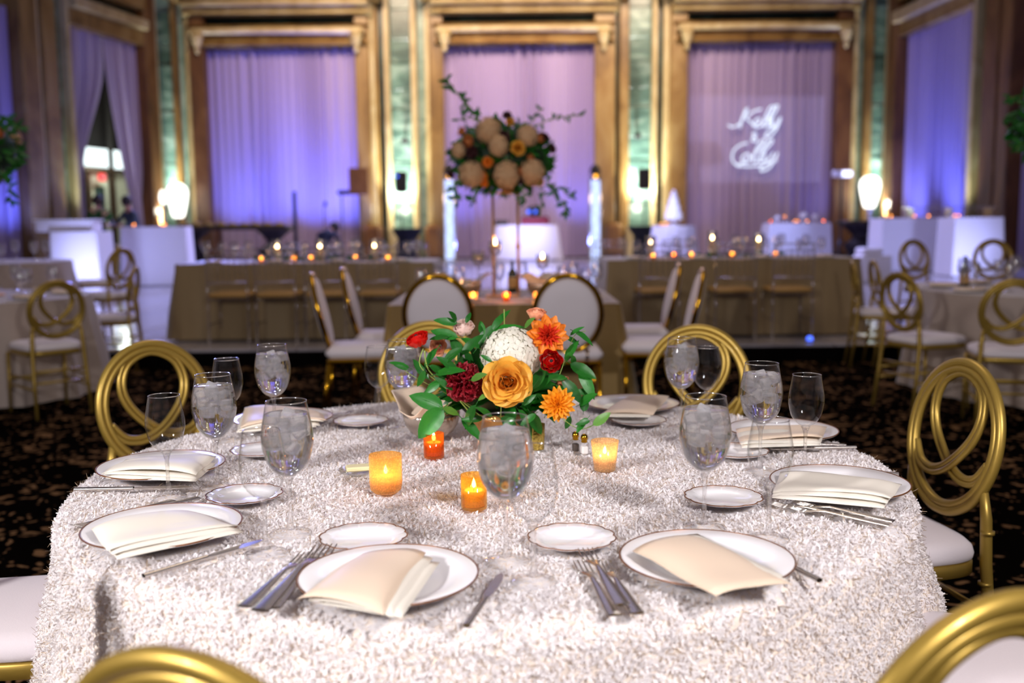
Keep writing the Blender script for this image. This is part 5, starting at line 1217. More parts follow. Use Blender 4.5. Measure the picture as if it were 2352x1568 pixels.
# stemmed holders with floating candles on the gold table
def stemmed(px, py, h, lit, lab):
    q = PY(px, py, 7.25); o = thing('candle_stand', (q.x, 7.25, .765), lab, 'candle holder', 'tall glass candle stands'); H = q.z - .765
    b = MB(); b.lathe([(.045, 0), (.04, .005), (.007, .015), (.006, H - .09), (.012, H - .08), (.04, H - .06), (.045, H - .02), (.045, H + .03)], 20); b.build('glass_stand', 'glass_far', o)
    c_ = MB(); c_.lathe([(.0001, H - .03), (.03, H - .03), (.040, H - .012), (.038, H), (.0001, H)], 20); k = c_.build('floating_candle', 'wax', o)
    if lit:
        c_ = MB(); c_.lathe([(.0001, H), (.009, H + .008), (.010, H + .018), (.006, H + .03), (.0001, H + .042)], 10); c_.build('flame', 'flame', k)
        lamp('candle_glow', 'POINT', (q.x, 7.25, q.z + .05), .8, (1, .55, .22), .02)
stemmed(1098, 585, .3, False, 'stemmed glass holder with an unlit floating candle')
stemmed(1137, 562, .36, True, 'tallest stemmed glass holder, floating candle lit')
stemmed(1246, 594, .28, True, 'stemmed glass holder right of the dark bottle, floating candle lit')
q = P(1177, 672, .766); o = thing('bottle', (q.x, q.y, .765), 'dark bottle with a tan label between the floral rods', 'bottle')
b = MB(); b.lathe([(.0001, 0), (.034, 0), (.035, .01), (.035, .14), (.028, .165), (.013, .185), (.012, .23), (.014, .232), (.014, .245), (.0001, .246)], 20); b.build('glass_body', 'bottle_glass', o)
b = MB(); b.lathe([(.0355, .04), (.0355, .12)], 20); b.build('label_band', 'paper_label', o)
btl = o; q = P(2214, 662, .766); dup(btl, (q.x, q.y, .765), 'dark bottle with a tan label on the right round table')
for px, lb, nl in ((1072, 'small bowl with a standing napkin, left on the gold-clothed table', 'tall folded napkin standing left of the floral rods'), (1244, 'small bowl with a standing napkin, right on the gold-clothed table', 'tall folded napkin standing right of the floral rods')):
    q = P(px, 684, .766); basket((q.x, q.y + .1, .765), lb, 1.5, .4 if px < 1100 else 1.2, nl)
for (tb, nm) in ((LT, 'left'), (RTb, 'right')):
    o = thing('garland', (tb[0], tb[1] - .03, SZ + .766), 'low dark green leaf garland along the middle of the %s long table' % nm, 'garland'); rg = random.Random(5)
    b = MB(); b.tube([(-.55, 0, .01), (0, .02, .014), (.55, -.01, .01)], .008, 6); b.build('stem', 'leaf_dark', o)
    for k in range(60): x = rg.uniform(-.6, .6); dv = Vector((rg.uniform(-1, 1), rg.uniform(-1, 1), rg.uniform(.1, .6))).normalized() * .09; leaf(o, (x, 0, .01), Vector((x, 0, .01)) + dv, k % 3, face=(0, 0, 1))

# ---- tall floral stands
def tall_floral(loc, h, label, rods, full=True, seed=1):
    o = thing('tall_flower_stand', loc, label, 'flowers', 'tall floral stands'); rg = random.Random(seed)
    b = MB(); b.box((0, 0, .008), (.24, .2, .016), bev=.004); b.build('base_plate', 'rose_gold_metal', o, False)
    for x in rods:
        b = MB(); b.tube([(x, 0, .01), (x, 0, h - .25)], .0105, 8)
        if x == rods[-1]: b.tube([(x, 0, .33), (x, 0, .36), (x, 0, .39)], [.0105, .018, .0105], 8)
        b.build('rod', 'rose_gold_metal', o)
    b = MB(); b.tube([(.10 * math.cos(2 * PI * i / 24), .10 * math.sin(2 * PI * i / 24), h - .25) for i in range(24)], .006, 6, True); b.tube([(rods[0], 0, h - .25), (rods[-1], 0, h - .25)], .006, 6); b.build('top_ring', 'rose_gold_metal', o)
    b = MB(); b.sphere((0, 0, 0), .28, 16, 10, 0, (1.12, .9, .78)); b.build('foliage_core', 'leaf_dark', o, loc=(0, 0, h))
    n = 300 if full else 220
    for i in range(n):
        f = (i + .5) / n; z = 1 - 2 * f; r = math.sqrt(1 - z * z); a = i * 2.399963; dv = Vector((r * math.cos(a) * 1.15, r * math.sin(a) * .95, z * .8)); c = Vector((0, 0, h)) + dv * .27
        leaf(o, c, c + (dv + Vector([rg.uniform(-.6, .6) for _ in range(3)])).normalized() * rg.uniform(.07, .12), i % 3 if i % 4 else 4, face=dv)
    return o
def F_(o, loc0, px, py, Y): q = PY(px, py, Y); return Vector((q.x, q.y, q.z)) - Vector(loc0)
CY = 7.25
cx0 = PY(1153, 600, CY).x; loc0 = (cx0, CY, .765); hb = PY(1150, 362, CY).z - .765
tf = tall_floral(loc0, hb, 'tall floral ball on two slim gold rods rising from the gold-clothed table', (-.062, .118))
fc = lambda px, py, d=.3: F_(tf, loc0, px, py, CY - d)
for (px, py, r, k) in ((1122, 300, .085, 'h'), (1145, 335, .07, 'h'), (1083, 400, .085, 'h'), (1163, 402, .09, 'h'), (1222, 395, .085, 'h'), (1212, 312, .07, 'h'), (1190, 340, .052, 'y'), (1120, 372, .044, 'o'), (1108, 405, .040, 'o'), (1112, 420, .035, 'o'), (1077, 326, .048, 'p'), (1062, 303, .032, 'p'), (1240, 318, .035, 'p'),
                       (1197, 392, .034, 'p'), (1217, 362, .03, 'p'), (1157, 316, .055, 'd'), (1165, 268, .042, 'd'), (1062, 338, .045, 'd'), (1085, 350, .05, 'd'), (1250, 316, .04, 'd'), (1268, 342, .035, 'd'), (1195, 412, .034, 'd'), (1038, 400, .036, 'd'), (1171, 280, .03, 'y'), (1055, 345, .05, 'h'), (1165, 425, .05, 'p'), (1240, 418, .03, 'y')):
    dd = .22 + .14 * max(0, 1 - ((px - 1155) / 130) ** 2 - ((py - 362) / 110) ** 2)
    c = fc(px, py, dd); dv = (c - Vector((0, 0, hb))); dv.y -= .15
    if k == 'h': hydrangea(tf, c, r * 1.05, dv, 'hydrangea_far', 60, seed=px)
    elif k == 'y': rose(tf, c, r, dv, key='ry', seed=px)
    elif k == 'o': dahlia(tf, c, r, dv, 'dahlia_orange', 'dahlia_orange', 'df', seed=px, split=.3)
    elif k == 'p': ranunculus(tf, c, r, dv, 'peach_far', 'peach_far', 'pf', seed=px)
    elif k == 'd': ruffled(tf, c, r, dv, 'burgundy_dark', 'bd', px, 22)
def spray(o, pts, n, L=.06, seed=0):
    rg = random.Random(seed); q = cr(pts, 6); b = MB(); b.tube(q, .003, 5); b.build('branch', 'stem_green', o)
    for i in range(n):
        p_ = q[int(len(q) * (.15 + .83 * i / n))]; dv = Vector((rg.uniform(-1, 1), rg.uniform(-.5, .5), rg.uniform(-1, 1))).normalized(); leaf(o, p_, p_ + dv * L * rg.uniform(.7, 1.2), 0, face=(0, -1, .2))
spray(tf, [fc(1110, 290), fc(1080, 250), fc(1050, 215), fc(1022, 180)], 22, .075, 1)
spray(tf, [fc(1100, 280), fc(1070, 270), fc(1048, 278)], 6, .06, 2); spray(tf, [fc(1230, 290), fc(1262, 275), fc(1300, 268), fc(1340, 265)], 16, .05, 3); spray(tf, [fc(1215, 290), fc(1235, 262), fc(1243, 250)], 6, .05, 4)
spray(tf, [fc(1250, 410), fc(1275, 440), fc(1295, 470), fc(1300, 490)], 20, .06, 5); spray(tf, [fc(1255, 420), fc(1300, 440), fc(1318, 455)], 12, .05, 6); spray(tf, [fc(1060, 400), fc(1045, 430), fc(1052, 465)], 14, .07, 7)
spray(tf, [fc(1200, 430), fc(1205, 450), fc(1208, 465)], 8, .06, 8); spray(tf, [fc(1095, 430), fc(1088, 450), fc(1085, 465)], 8, .06, 9); spray(tf, [fc(1235, 420), fc(1244, 455), fc(1240, 500)], 10, .05, 10)
def side_floral(tb, zt, hx, hy, label, seed, sprays):
    q = PY(hx, hy, tb[1]); l0 = (q.x, tb[1], .765); h = q.z - .765
    o = tall_floral(l0, h, label, (-.07, .07), False, seed); rg = random.Random(seed)
    for i in range(12):
        a = rg.uniform(-2.6, -.5) if i % 2 else rg.uniform(0, 6); el = rg.uniform(-.7, .9); dv = Vector((math.cos(a) * math.cos(el) * 1.1, math.sin(a) * math.cos(el), math.sin(el) * .8)); c = Vector((0, 0, h)) + dv * .31
        if i % 4 == 0: hydrangea(o, c, .08, dv, 'hydrangea_far', 40, seed=i)
        elif i % 4 == 1: ranunculus(o, c, .045, dv, 'peach_far', 'peach_far', 'pf', seed=i)
        elif i % 4 == 2: ruffled(o, c, .05, dv, 'burgundy_dark', 'bd', i, 22)
        else: rose(o, c, .045, dv, key='ry', seed=i)
    for k, pt in enumerate(sprays): spray(o, [F_(o, l0, px, py, tb[1] - .25) for px, py in pt], 14, .07, seed + k)
side_floral(LR, 0, -62, 345, 'tall floral ball cut by the left frame edge, above the left round table', 21, [[(10, 300), (30, 290), (48, 298)], [(5, 390), (22, 430), (25, 465)], [(0, 280), (20, 270), (28, 280)]])
side_floral(RR, 0, 2432, 290, 'tall floral ball of which only leaf tips enter at the right frame edge', 31, [[(2360, 290), (2340, 285), (2330, 295)], [(2370, 340), (2345, 330), (2335, 345)], [(2370, 225), (2340, 222), (2318, 226)]])

# ---- bars, buffets, cake, disc jockey, band corner
def bar(name, x0, x1, y, ztop, dep, mat, lab, clab, rz=0): 
    return draped_table(name, ((x0 + x1) / 2, y, SZ), abs(x1 - x0), dep, ztop - SZ, mat, lab, rz, clab=clab, folds=.25, flare=.03)
bar('bar_table', PY(222, 520, 18.6).x + .25, PY(398, 520, 18.6).x, 19.4, 1.27, .75, 'cloth_white', 'long white-clothed bar on the left, in front of the parted drape', 'white cloth on the long bar at the left, mauve in the light', rz=math.radians(9))
bar('bar_table', PY(112, 525, 17.4).x, PY(217, 525, 17.4).x, 17.8, 1.20, .7, 'cloth_white', 'white-clothed bar end glowing pale blue, left of the long bar', 'bright blue-white cloth on the bar end at the left')
q = PY(165, 520, 17.8); o = thing('acrylic_riser', (q.x - .05, 17.8, 1.205), 'pale blue-lit clear riser on top of the left bar end', 'riser'); b = MB(); b.box((0, 0, .09), (1.0, .45, .18), bev=.02); b.build('tray', 'cloth_white', o, False); b = MB(); b.box((0, 0, .20), (1.06, .5, .03), bev=.01); b.build('rim_tray', 'porcelain', o, False)
q = PY(232, 515, 18.3); o = thing('flower_vase', (q.x, 18.3, 1.2), 'dark vase of leaves and pale flowers on the left bar', 'vase'); b = MB(); b.lathe([(.0001, 0), (.05, 0), (.07, .08), (.04, .2), (.055, .26), (.05, .26), (.0001, .2)], 18); b.build('vase_body', 'black_plastic', o)
rg = random.Random(2)
for k in range(26): a = rg.uniform(0, 6.28); dv = Vector((math.cos(a), math.sin(a), rg.uniform(.1, 1.2))).normalized() * .22; leaf(o, (0, 0, .25), Vector((0, 0, .25)) + dv, k % 3)
hydrangea(o, Vector((-.08, -.06, .38)), .07, (0, -1, .5), 'hydrangea_far', 24); hydrangea(o, Vector((.1, -.05, .33)), .06, (0, -1, .5), 'hydrangea_far', 24, seed=3)
for i, (px, py, Y, z) in enumerate(((307, 513, 19.2, 1.275), (372, 508, 19.6, 1.275), (378, 509, 19.7, 1.275))):
    q = PY(px, py, Y); far_votive(q.x, Y, z, 'small candle on the left bar', 'candles on the left bar')
bar('bar_table', PY(2028, 500, 21.5).x, PY(2205, 500, 21.5).x, 21.9, 1.30, .8, 'cloth_white', 'white-clothed bar on the right, lavender in the light', 'lavender-lit white cloth on the right-hand bar')
bar('bar_table', PY(2196, 500, 19.5).x, PY(2306, 500, 19.5).x, 19.9, 1.30, .8, 'cloth_white', 'glowing white-clothed bar end at the far right', 'bright blue-white cloth on the bar end at the right')
q = PY(2180, 480, 21.9); o = thing('glass_shelf', (q.x, 21.9, 1.305), 'clear acrylic shelf raised over the right-hand bar', 'shelf'); b = MB(); b.box((0, 0, .22), (1.9, .4, .03), bev=.006); b.build('shelf_board', 'glass_far', o, False)
for s_ in (-.85, 0, .85): b = MB(); b.box((s_, 0, .105), (.04, .36, .20), bev=.005); b.build('upright', 'glass_far', o, False)
for px, py in ((2047, 489), (2101, 491), (2133, 491), (2193, 492), (2202, 492)): q = PY(px, py, 21.6); far_votive(q.x, 21.6, 1.305, 'small candle on the right bar', 'candles on the right bar')
for (x0, x1, Y, lab, fd) in ((400, 668, 25.5, 'long dark buffet on carved legs, heaped with yellow food', True), (1932, 2020, 25.5, 'dark carved buffet by the glowing white lamp at the right', False)):
    a, c = PY(x0, 515, Y).x, PY(x1, 515, Y).x; o = thing('buffet_table', ((a + c) / 2, Y, SZ), lab, 'table'); L = c - a
    b = MB(); b.box((0, 0, 1.06), (L, .9, .09), bev=.02); b.build('tabletop', 'bronze_dark', o, False)
    for k in range(3 if fd else 2):
        x = -L / 2 + .45 + (L - .9) * k / (2 if fd else 1)
        if fd and k == 1: continue
        b = MB(); b.lathe([(.32, 0), (.34, .06), (.18, .12), (.26, .3), (.38, .5), (.2, .62), (.14, .72), (.3, .9), (.42, 1.0), (.42, 1.015)], 20, rf=lambda a_, r, z: (r * (1 + .12 * math.sin(a_ * 5 + z * 6)), z), mat=Matrix.Translation((x, 0, 0))); b.build('carved_leg', 'dark_iron', o)
    if fd:
        rg = random.Random(8)
        for k in range(9):
            x = -L / 2 + .3 + k * (L - .6) / 8; pl = thing('food_platter', ((a + c) / 2 + x, Y, SZ + 1.105), 'platter of yellow food on the long dark buffet', 'food', 'platters on the long buffet')
            b = MB(); b.box((0, 0, .012), (.3, .5, .024), bev=.01); b.build('platter', 'dark_iron', pl, False)
            b = MB()
            b.lathe([(.13, .02), (.12, .05), (.08, .08 + .02 * (k < 4)), (.0001, .09 + .03 * (k < 4))], 14, rf=lambda a_, r, z: (r * (1 + .18 * math.sin(a_ * 5 + z * 90)), z)); b.build('food_heap', 'food', pl)
# cake
q = PY(1547, 512, 25); draped_round((q.x, 25, SZ), .52, 1.02, 'cloth_white', 'small round cake table on the marble', 'bright white cloth on the small cake table', 6)
o = thing('tiered_cake', (q.x, 25, SZ + 1.025), 'white tiered cake on a stand, glowing blue-white', 'cake')
b = MB(); b.lathe([(.16, 0), (.15, .02), (.04, .04), (.04, .12), (.24, .14), (.24, .16), (.0001, .16)], 24); b.build('cake_stand', 'icing', o)
for k, (r, z, h) in enumerate(((.21, .162, .17), (.165, .332, .17), (.12, .502, .16), (.08, .662, .13))): b = MB(); b.lathe([(r, z), (r, z + h - .01), (r - .01, z + h), (.0001, z + h)], 28); b.build('cake_tier', 'icing', o)
b = MB(); b.sphere((0, 0, .83), .05, 12, 8); b.build('topper', 'icing', o)
for px in (1518, 1530): q2 = PY(px, 514, 24.6); far_votive(q2.x, 24.6, SZ + 1.025, 'small candle at the foot of the cake', 'candles by the cake')
# dessert table
a, c = PY(1760, 520, 26).x, PY(1898, 520, 26).x
draped_table('dessert_table', ((a + c) / 2, 26, SZ), c - a, .8, 1.05, 'cloth_white', 'blue-lit dessert table under the projected names', clab='blue-lit white cloth on the dessert table', folds=.3, flare=.05, seed=9)
for i, (px, py, z) in enumerate(((1770, 508, 0), (1802, 497, .12), (1826, 508, 0), (1832, 509, 0), (1854, 509, 0), (1892, 510, 0))):
    q = PY(px, py, 25.8)
    if z: t = thing('glass_block', (q.x, 25.8, SZ + 1.06), 'small clear block lifting one candle on the dessert table', 'stand'); b = MB(); b.box((0, 0, z / 2), (.1, .1, z), bev=.005); b.build('block', 'glass_far', t, False)
    far_votive(q.x, 25.8, SZ + 1.062 + z, 'small candle on the dessert table', 'candles on the dessert table', 'amber_dark' if px in (1770, 1892) else 'mercury_amber')
for i, (px, s) in enumerate(((1846, 1.0), (1872, .8), (1785, .7))):
    q = PY(px, 500, 26.1); o = thing('dessert_stand', (q.x, 26.1, SZ + 1.06), ('tallest white dessert stand on the blue-lit table', 'white dessert stand near the right end of the blue-lit table', 'low white dessert stand at the left end of the blue-lit table')[i], 'stand', sc=s)
    b = MB(); b.lathe([(.08, 0), (.02, .02), (.02, .12), (.14, .14), (.14, .155), (.0001, .155)], 20); b.build('pedestal', 'icing', o)
    b = MB(); b.lathe([(.11, .156), (.10, .22), (.05, .27), (.0001, .28)], 16); b.build('dessert', 'icing', o)
# dj table
a, c = PY(1140, 520, 30.6).x, PY(1280, 520, 30.6).x
draped_table('dj_table', ((a + c) / 2, 30.8, SZ), c - a, .8, 1.05, 'cloth_white', 'disc jockey table between the light towers', clab='blue-lit white cloth on the disc jockey table', folds=.2, flare=.1, seed=4)
q = PY(1218, 512, 30.6); o = thing('equipment_case', (q.x + .15, 30.7, SZ + 1.06), 'dark red equipment case on the disc jockey table', 'case'); b = MB(); b.box((0, 0, .11), (.85, .45, .22), bev=.03); b.build('case_body', 'red_case', o, False); b = MB(); b.box((0, 0, .235), (.8, .4, .03), bev=.01); b.build('lid_edge', 'black_plastic', o, False)
q = PY(1226, 490, 30.6); o = thing('stage_monitor', (q.x, 30.7, SZ + 1.315), 'round black light head with blue lens on the red case', 'stage light'); b = MB(); b.sphere((0, 0, .17), .19, 18, 12, 0, (1.1, .9, .85)); b.build('housing', 'black_plastic', o)
for dx in (-.16, .05): b = MB(); b.sphere((dx, -.16, .14), .06 if dx < 0 else .05, 10, 8); b.build('lens', 'led_blue', o)
q = PY(1152, 516, 30.6); o = thing('mixer', (q.x, 30.6, SZ + 1.06), 'low black mixer at the left end of the disc jockey table', 'mixer'); b = MB(); b.box((0, 0, .07), (.4, .35, .12), bev=.02, mat=Matrix.Rotation(.2, 4, 'X')); b.build('console', 'black_plastic', o, False)
for k in range(6): b = MB(); b.lathe([(.012, 0), (.012, .02), (.0001, .02)], 10, mat=Matrix.Translation((-.15 + .06 * k, -.05, .12))); b.build('knob', 'silver_bowl', o)
for i, px in enumerate((1033, 1367)):
    q = PY(px, 500, 31.3); zt = PY(px, 412, 31.3).z; o = thing('light_tower', (q.x, 31.3, SZ), ('glowing truss light tower left of the disc jockey table', 'glowing truss light tower right of the disc jockey table')[i], 'light tower', 'truss light towers'); H = zt - SZ
    b = MB(); b.box((0, 0, .01), (.5, .5, .02), bev=.004); b.build('base_plate', 'steel', o, False)
    b = MB(); b.box((0, 0, H / 2), (.27, .27, H - .04), bev=.01); b.build('lit_scrim', 'truss_light', o, False)
    for sx in (-1, 1):
        for sy in (-1, 1): b = MB(); b.tube([(sx * .155, sy * .155, 0), (sx * .155, sy * .155, H)], .02, 8); b.build('chord', 'steel', o)
    b = MB(); n_ = 8
    for k in range(n_):
        z0, z1 = H * k / n_, H * (k + 1) / n_
        for (p0_, p1_) in (((-.155, -.155), (.155, -.155)), ((.155, -.155), (.155, .155))):
            A_1, B_1 = (p0_, p1_) if k % 2 else (p1_, p0_); b.tube([(*A_1, z0), (*B_1, z1)], .009, 6)
    b.build('bracing', 'steel', o)['kind'] = 'stuff'
    b = MB(); b.box((0, 0, H + .01), (.36, .36, .02), bev=.004); b.build('top_plate', 'steel', o, False)
    o2 = thing('moving_head_light', (q.x, 31.3, SZ + H + .02), 'black moving-head lamp with amber glow on the %s light tower' % ('left', 'right')[i], 'stage light', 'moving-head lamps on the towers')
    b = MB(); b.box((0, 0, .05), (.26, .24, .1), bev=.02); b.build('base', 'black_plastic', o2, False); b = MB(); b.sphere((0, 0, .28), .14, 16, 10, 0, (1, 1, 1.25)); b.build('head', 'black_plastic', o2)
    for s_ in (-1, 1): b = MB(); b.box((s_ * .15, 0, .2), (.03, .12, .24), bev=.01); b.build('yoke_arm', 'black_plastic', o2, False)
    b = MB(); b.sphere((0, -.15, .07), .055, 12, 8); b.build('lamp_lens', 'led_amber', o2)
for i, (px, py0, py1, w_) in enumerate(((922, 394, 443, .36), (1479, 387, 436, .36))):
    zt = PY(px, py0, 31).z; zb = PY(px, py1, 31).z; q = PY(px, py1, 31); o = thing('loudspeaker', (q.x, 31, zb), ('black loudspeaker on a pole against the left lit green marble', 'black loudspeaker on a pole against the right lit green marble')[i], 'speaker', 'loudspeakers on poles')
    b = MB(); b.box((0, 0, (zt - zb) / 2), (w_, .34, zt - zb), bev=.03); b.build('cabinet', 'black_plastic', o, False)
    b = MB(); b.box((0, -.175, (zt - zb) / 2), (w_ - .05, .01, zt - zb - .06), bev=.003); b.build('grille', 'black_cloth', o, False)
    if i == 0: b = MB(); b.sphere((-.10, -.18, .5), .04, 10, 8); b.build('power_light', 'led_blue', o)
    t = thing('speaker_pole', (q.x, 31, SZ), 'tripod pole carrying the %s loudspeaker' % ('left', 'right')[i], 'stand', 'loudspeaker tripods'); b = MB(); b.tube([(0, 0, .1), (0, 0, zb - SZ)], .02, 8); b.build('pole', 'black_plastic', t)
    for k in range(3): a = k * 2.09; b = MB(); b.tube([(0, 0, .6), (.4 * math.cos(a), .4 * math.sin(a), .01)], .014, 6); b.build('leg', 'black_plastic', t)
for i, px in enumerate((930, 1465)):
    q = PY(px, 322 if i == 0 else 310, 32.5); o = thing('wall_camera', (q.x, 32.55, q.z), 'small dark camera high on the green marble above the %s loudspeaker' % ('left', 'right')[i], 'camera', 'small cameras on the marble'); b = MB(); b.box((0, .06, .05), (.1, .2, .1), bev=.02); b.build('mount', 'black_plastic', o, False); b = MB(); b.sphere((0, -.06, -.02), .11, 12, 8); b.build('dome', 'black_plastic', o)
# white urn lamps
for i, (px, py, py0) in enumerate(((410, 420, 500), (1997, 403, 478))):
    q = PY(px, py0, 31.2); zt = PY(px, py, 31.2).z; h = zt - q.z
    o = thing('urn_lamp', (q.x, 31.2, q.z), ('glowing white urn lamp at the corner behind the left bar', 'glowing white urn lamp at the corner beyond the right buffet')[i], 'lamp', 'glowing urn lamps'); 
    b = MB(); b.lathe([(.14, 0), (.20, .1 * h), (.28, .45 * h), (.32, .70 * h), (.29, .86 * h), (.17, .97 * h), (.0001, h)], 24); b.build('lamp_shade', 'lamp_white', o)
    b = MB(); b.lathe([(.3, SZ - q.z), (.3, SZ - q.z + .08), (.10, SZ - q.z + .14), (.08, -.06), (.18, 0)], 20); b.build('lamp_stem', 'marble_light', o)
q = PY(374, 455, 30); o = thing('oval_lantern', (q.x, 30, PY(374, 472, 30).z), 'small bright oval lantern between brown marble and the urn lamp', 'lamp'); b = MB(); b.sphere((0, 0, .24), .10, 14, 10, 0, (1, 1, 2.2)); b.build('shade', 'lamp_white', o)
b = MB(); b.tube([(0, 0, SZ - o.location.z), (0, 0, .03)], .04, 8); b.build('stem', 'cloth_white', o)
# band corner: poles, stands, a seated musician
q = PY(676, 440, 26); o = thing('light_stand', (q.x, 26, SZ), 'tall thick blue-black pole in front of the blue drape', 'stand'); b = MB(); b.tube([(0, 0, .02), (0, 0, q.z - SZ)], .05, 10); b.build('pole', 'shirt_navy', o)
b = MB(); b.lathe([(.22, 0), (.22, .02), (.05, .05)], 18); b.build('foot', 'shirt_navy', o)
q = PY(785, 442, 28); o = thing('music_stand', (q.x, 28, SZ), 'dark music stand silhouetted on the blue drape', 'stand'); b = MB(); b.tube([(0, 0, .05), (0, 0, q.z - SZ)], .018, 8); b.build('pole', 'black_plastic', o); b = MB(); b.box((.05, 0, q.z - SZ), (.34, .12, .12), bev=.03); b.build('lamp_head', 'shirt_navy', o, False)
for k in range(3): a = k * 2.09 + .5; b = MB(); b.tube([(0, 0, .35), (.3 * math.cos(a), .3 * math.sin(a), .01)], .012, 6); b.build('leg', 'black_plastic', o)
q = PY(743, 470, 27.5); o = thing('microphone_stand', (q.x, 27.5, SZ), 'thin microphone stand between pole and music stand', 'stand'); b = MB(); b.tube([(0, 0, .02), (0, 0, q.z - SZ - .05), (.05, -.05, q.z - SZ)], .012, 8); b.build('pole', 'black_plastic', o); b = MB(); b.sphere((.06, -.06, q.z - SZ + .02), .05, 10, 8, 0, (1, 1, 1.5)); b.build('microphone', 'black_plastic', o); b = MB(); b.lathe([(.14, 0), (.14, .02), (.0001, .03)], 18); b.build('foot', 'black_plastic', o)
q = PY(806, 420, 30); o = thing('backboard', (q.x, 31.5, PY(806, 448, 31.5).z), 'plain tan board panel showing through the first drape', 'board'); b = MB(); b.box((0, 0, .42), (.6, .04, .84), bev=.01); b.build('panel', 'marble_brown', o, False)
b = MB(); b.tube([(0, .03, SZ - o.location.z), (0, .03, .02)], .02, 8); b.build('pole', 'black_plastic', o)
q = PY(1934, 400, 24); o = thing('projector', (q.x, 24, q.z - .08), 'blue-lit projector on a tall dark pole beside the right urn lamp', 'projector'); b = MB(); b.box((0, 0, .09), (.42, .3, .16), bev=.03); b.build('housing', 'cloth_white', o, False)
b = MB(); b.lathe([(.04, 0), (.045, .05), (.0001, .05)], 14, mat=Matrix.Translation((-.08, .14, .09)) @ Matrix.Rotation(-PI / 2, 4, 'X')); b.build('lens', 'led_blue', o)
t = thing('projector_stand', (q.x, 24, SZ), 'dark pole under the blue-lit projector', 'stand'); b = MB(); b.tube([(0, 0, .3), (0, 0, q.z - .085 - SZ)], .03, 8); b.build('pole', 'black_plastic', t)
for k in range(3): a = k * 2.09; b = MB(); b.tube([(0, 0, .7), (.4 * math.cos(a), .4 * math.sin(a), .01)], .016, 6); b.build('leg', 'black_plastic', t)
# small dark draped stools by the lit marble, white box by the right bar
for i, (px, lab) in enumerate(((935, 'small dark blue-draped stand under the left lit ledge'), (1478, 'small black-draped stand under the right lit ledge'))):
    q = PY(px, 545, 29.5); o = thing('covered_stand', (q.x, 29.5, SZ), lab, 'stand'); b = MB(); b.lathe([(.33, 0), (.3, .3), (.28, .7), (.45, .95), (.46, 1.0), (.0001, 1.0)], 22, rf=lambda a, r, z: (r * (1 + .06 * math.sin(a * 7)), z)); b.build('cover', 'black_cloth' if i else 'shirt_navy', o)
q = PY(2003, 590, 18); o = thing('covered_box', (q.x, 18, SZ), 'low white-covered box at the foot of the right bar', 'box'); b = MB(); b.box((0, 0, .25), (.55, .5, .5), bev=.03); b.build('cover', 'cloth_white', o, False); b = MB(); b.box((-.06, 0, .56), (.35, .45, .14), bev=.03); b.build('top_cushion', 'cloth_white', o, False)
q = PY(1860, 776, 9.35); o = thing('blue_floor_light', (q.x, 9.35, SZ), 'tiny glowing blue light on the marble edge under the right table', 'light'); b = MB(); b.lathe([(.028, 0), (.03, .03), (.02, .05), (.0001, .055)], 14); b.build('lens', 'led_blue', o); b = MB(); b.lathe([(.034, 0), (.034, .012), (.0001, .012)], 14); b.build('base', 'black_plastic', o)

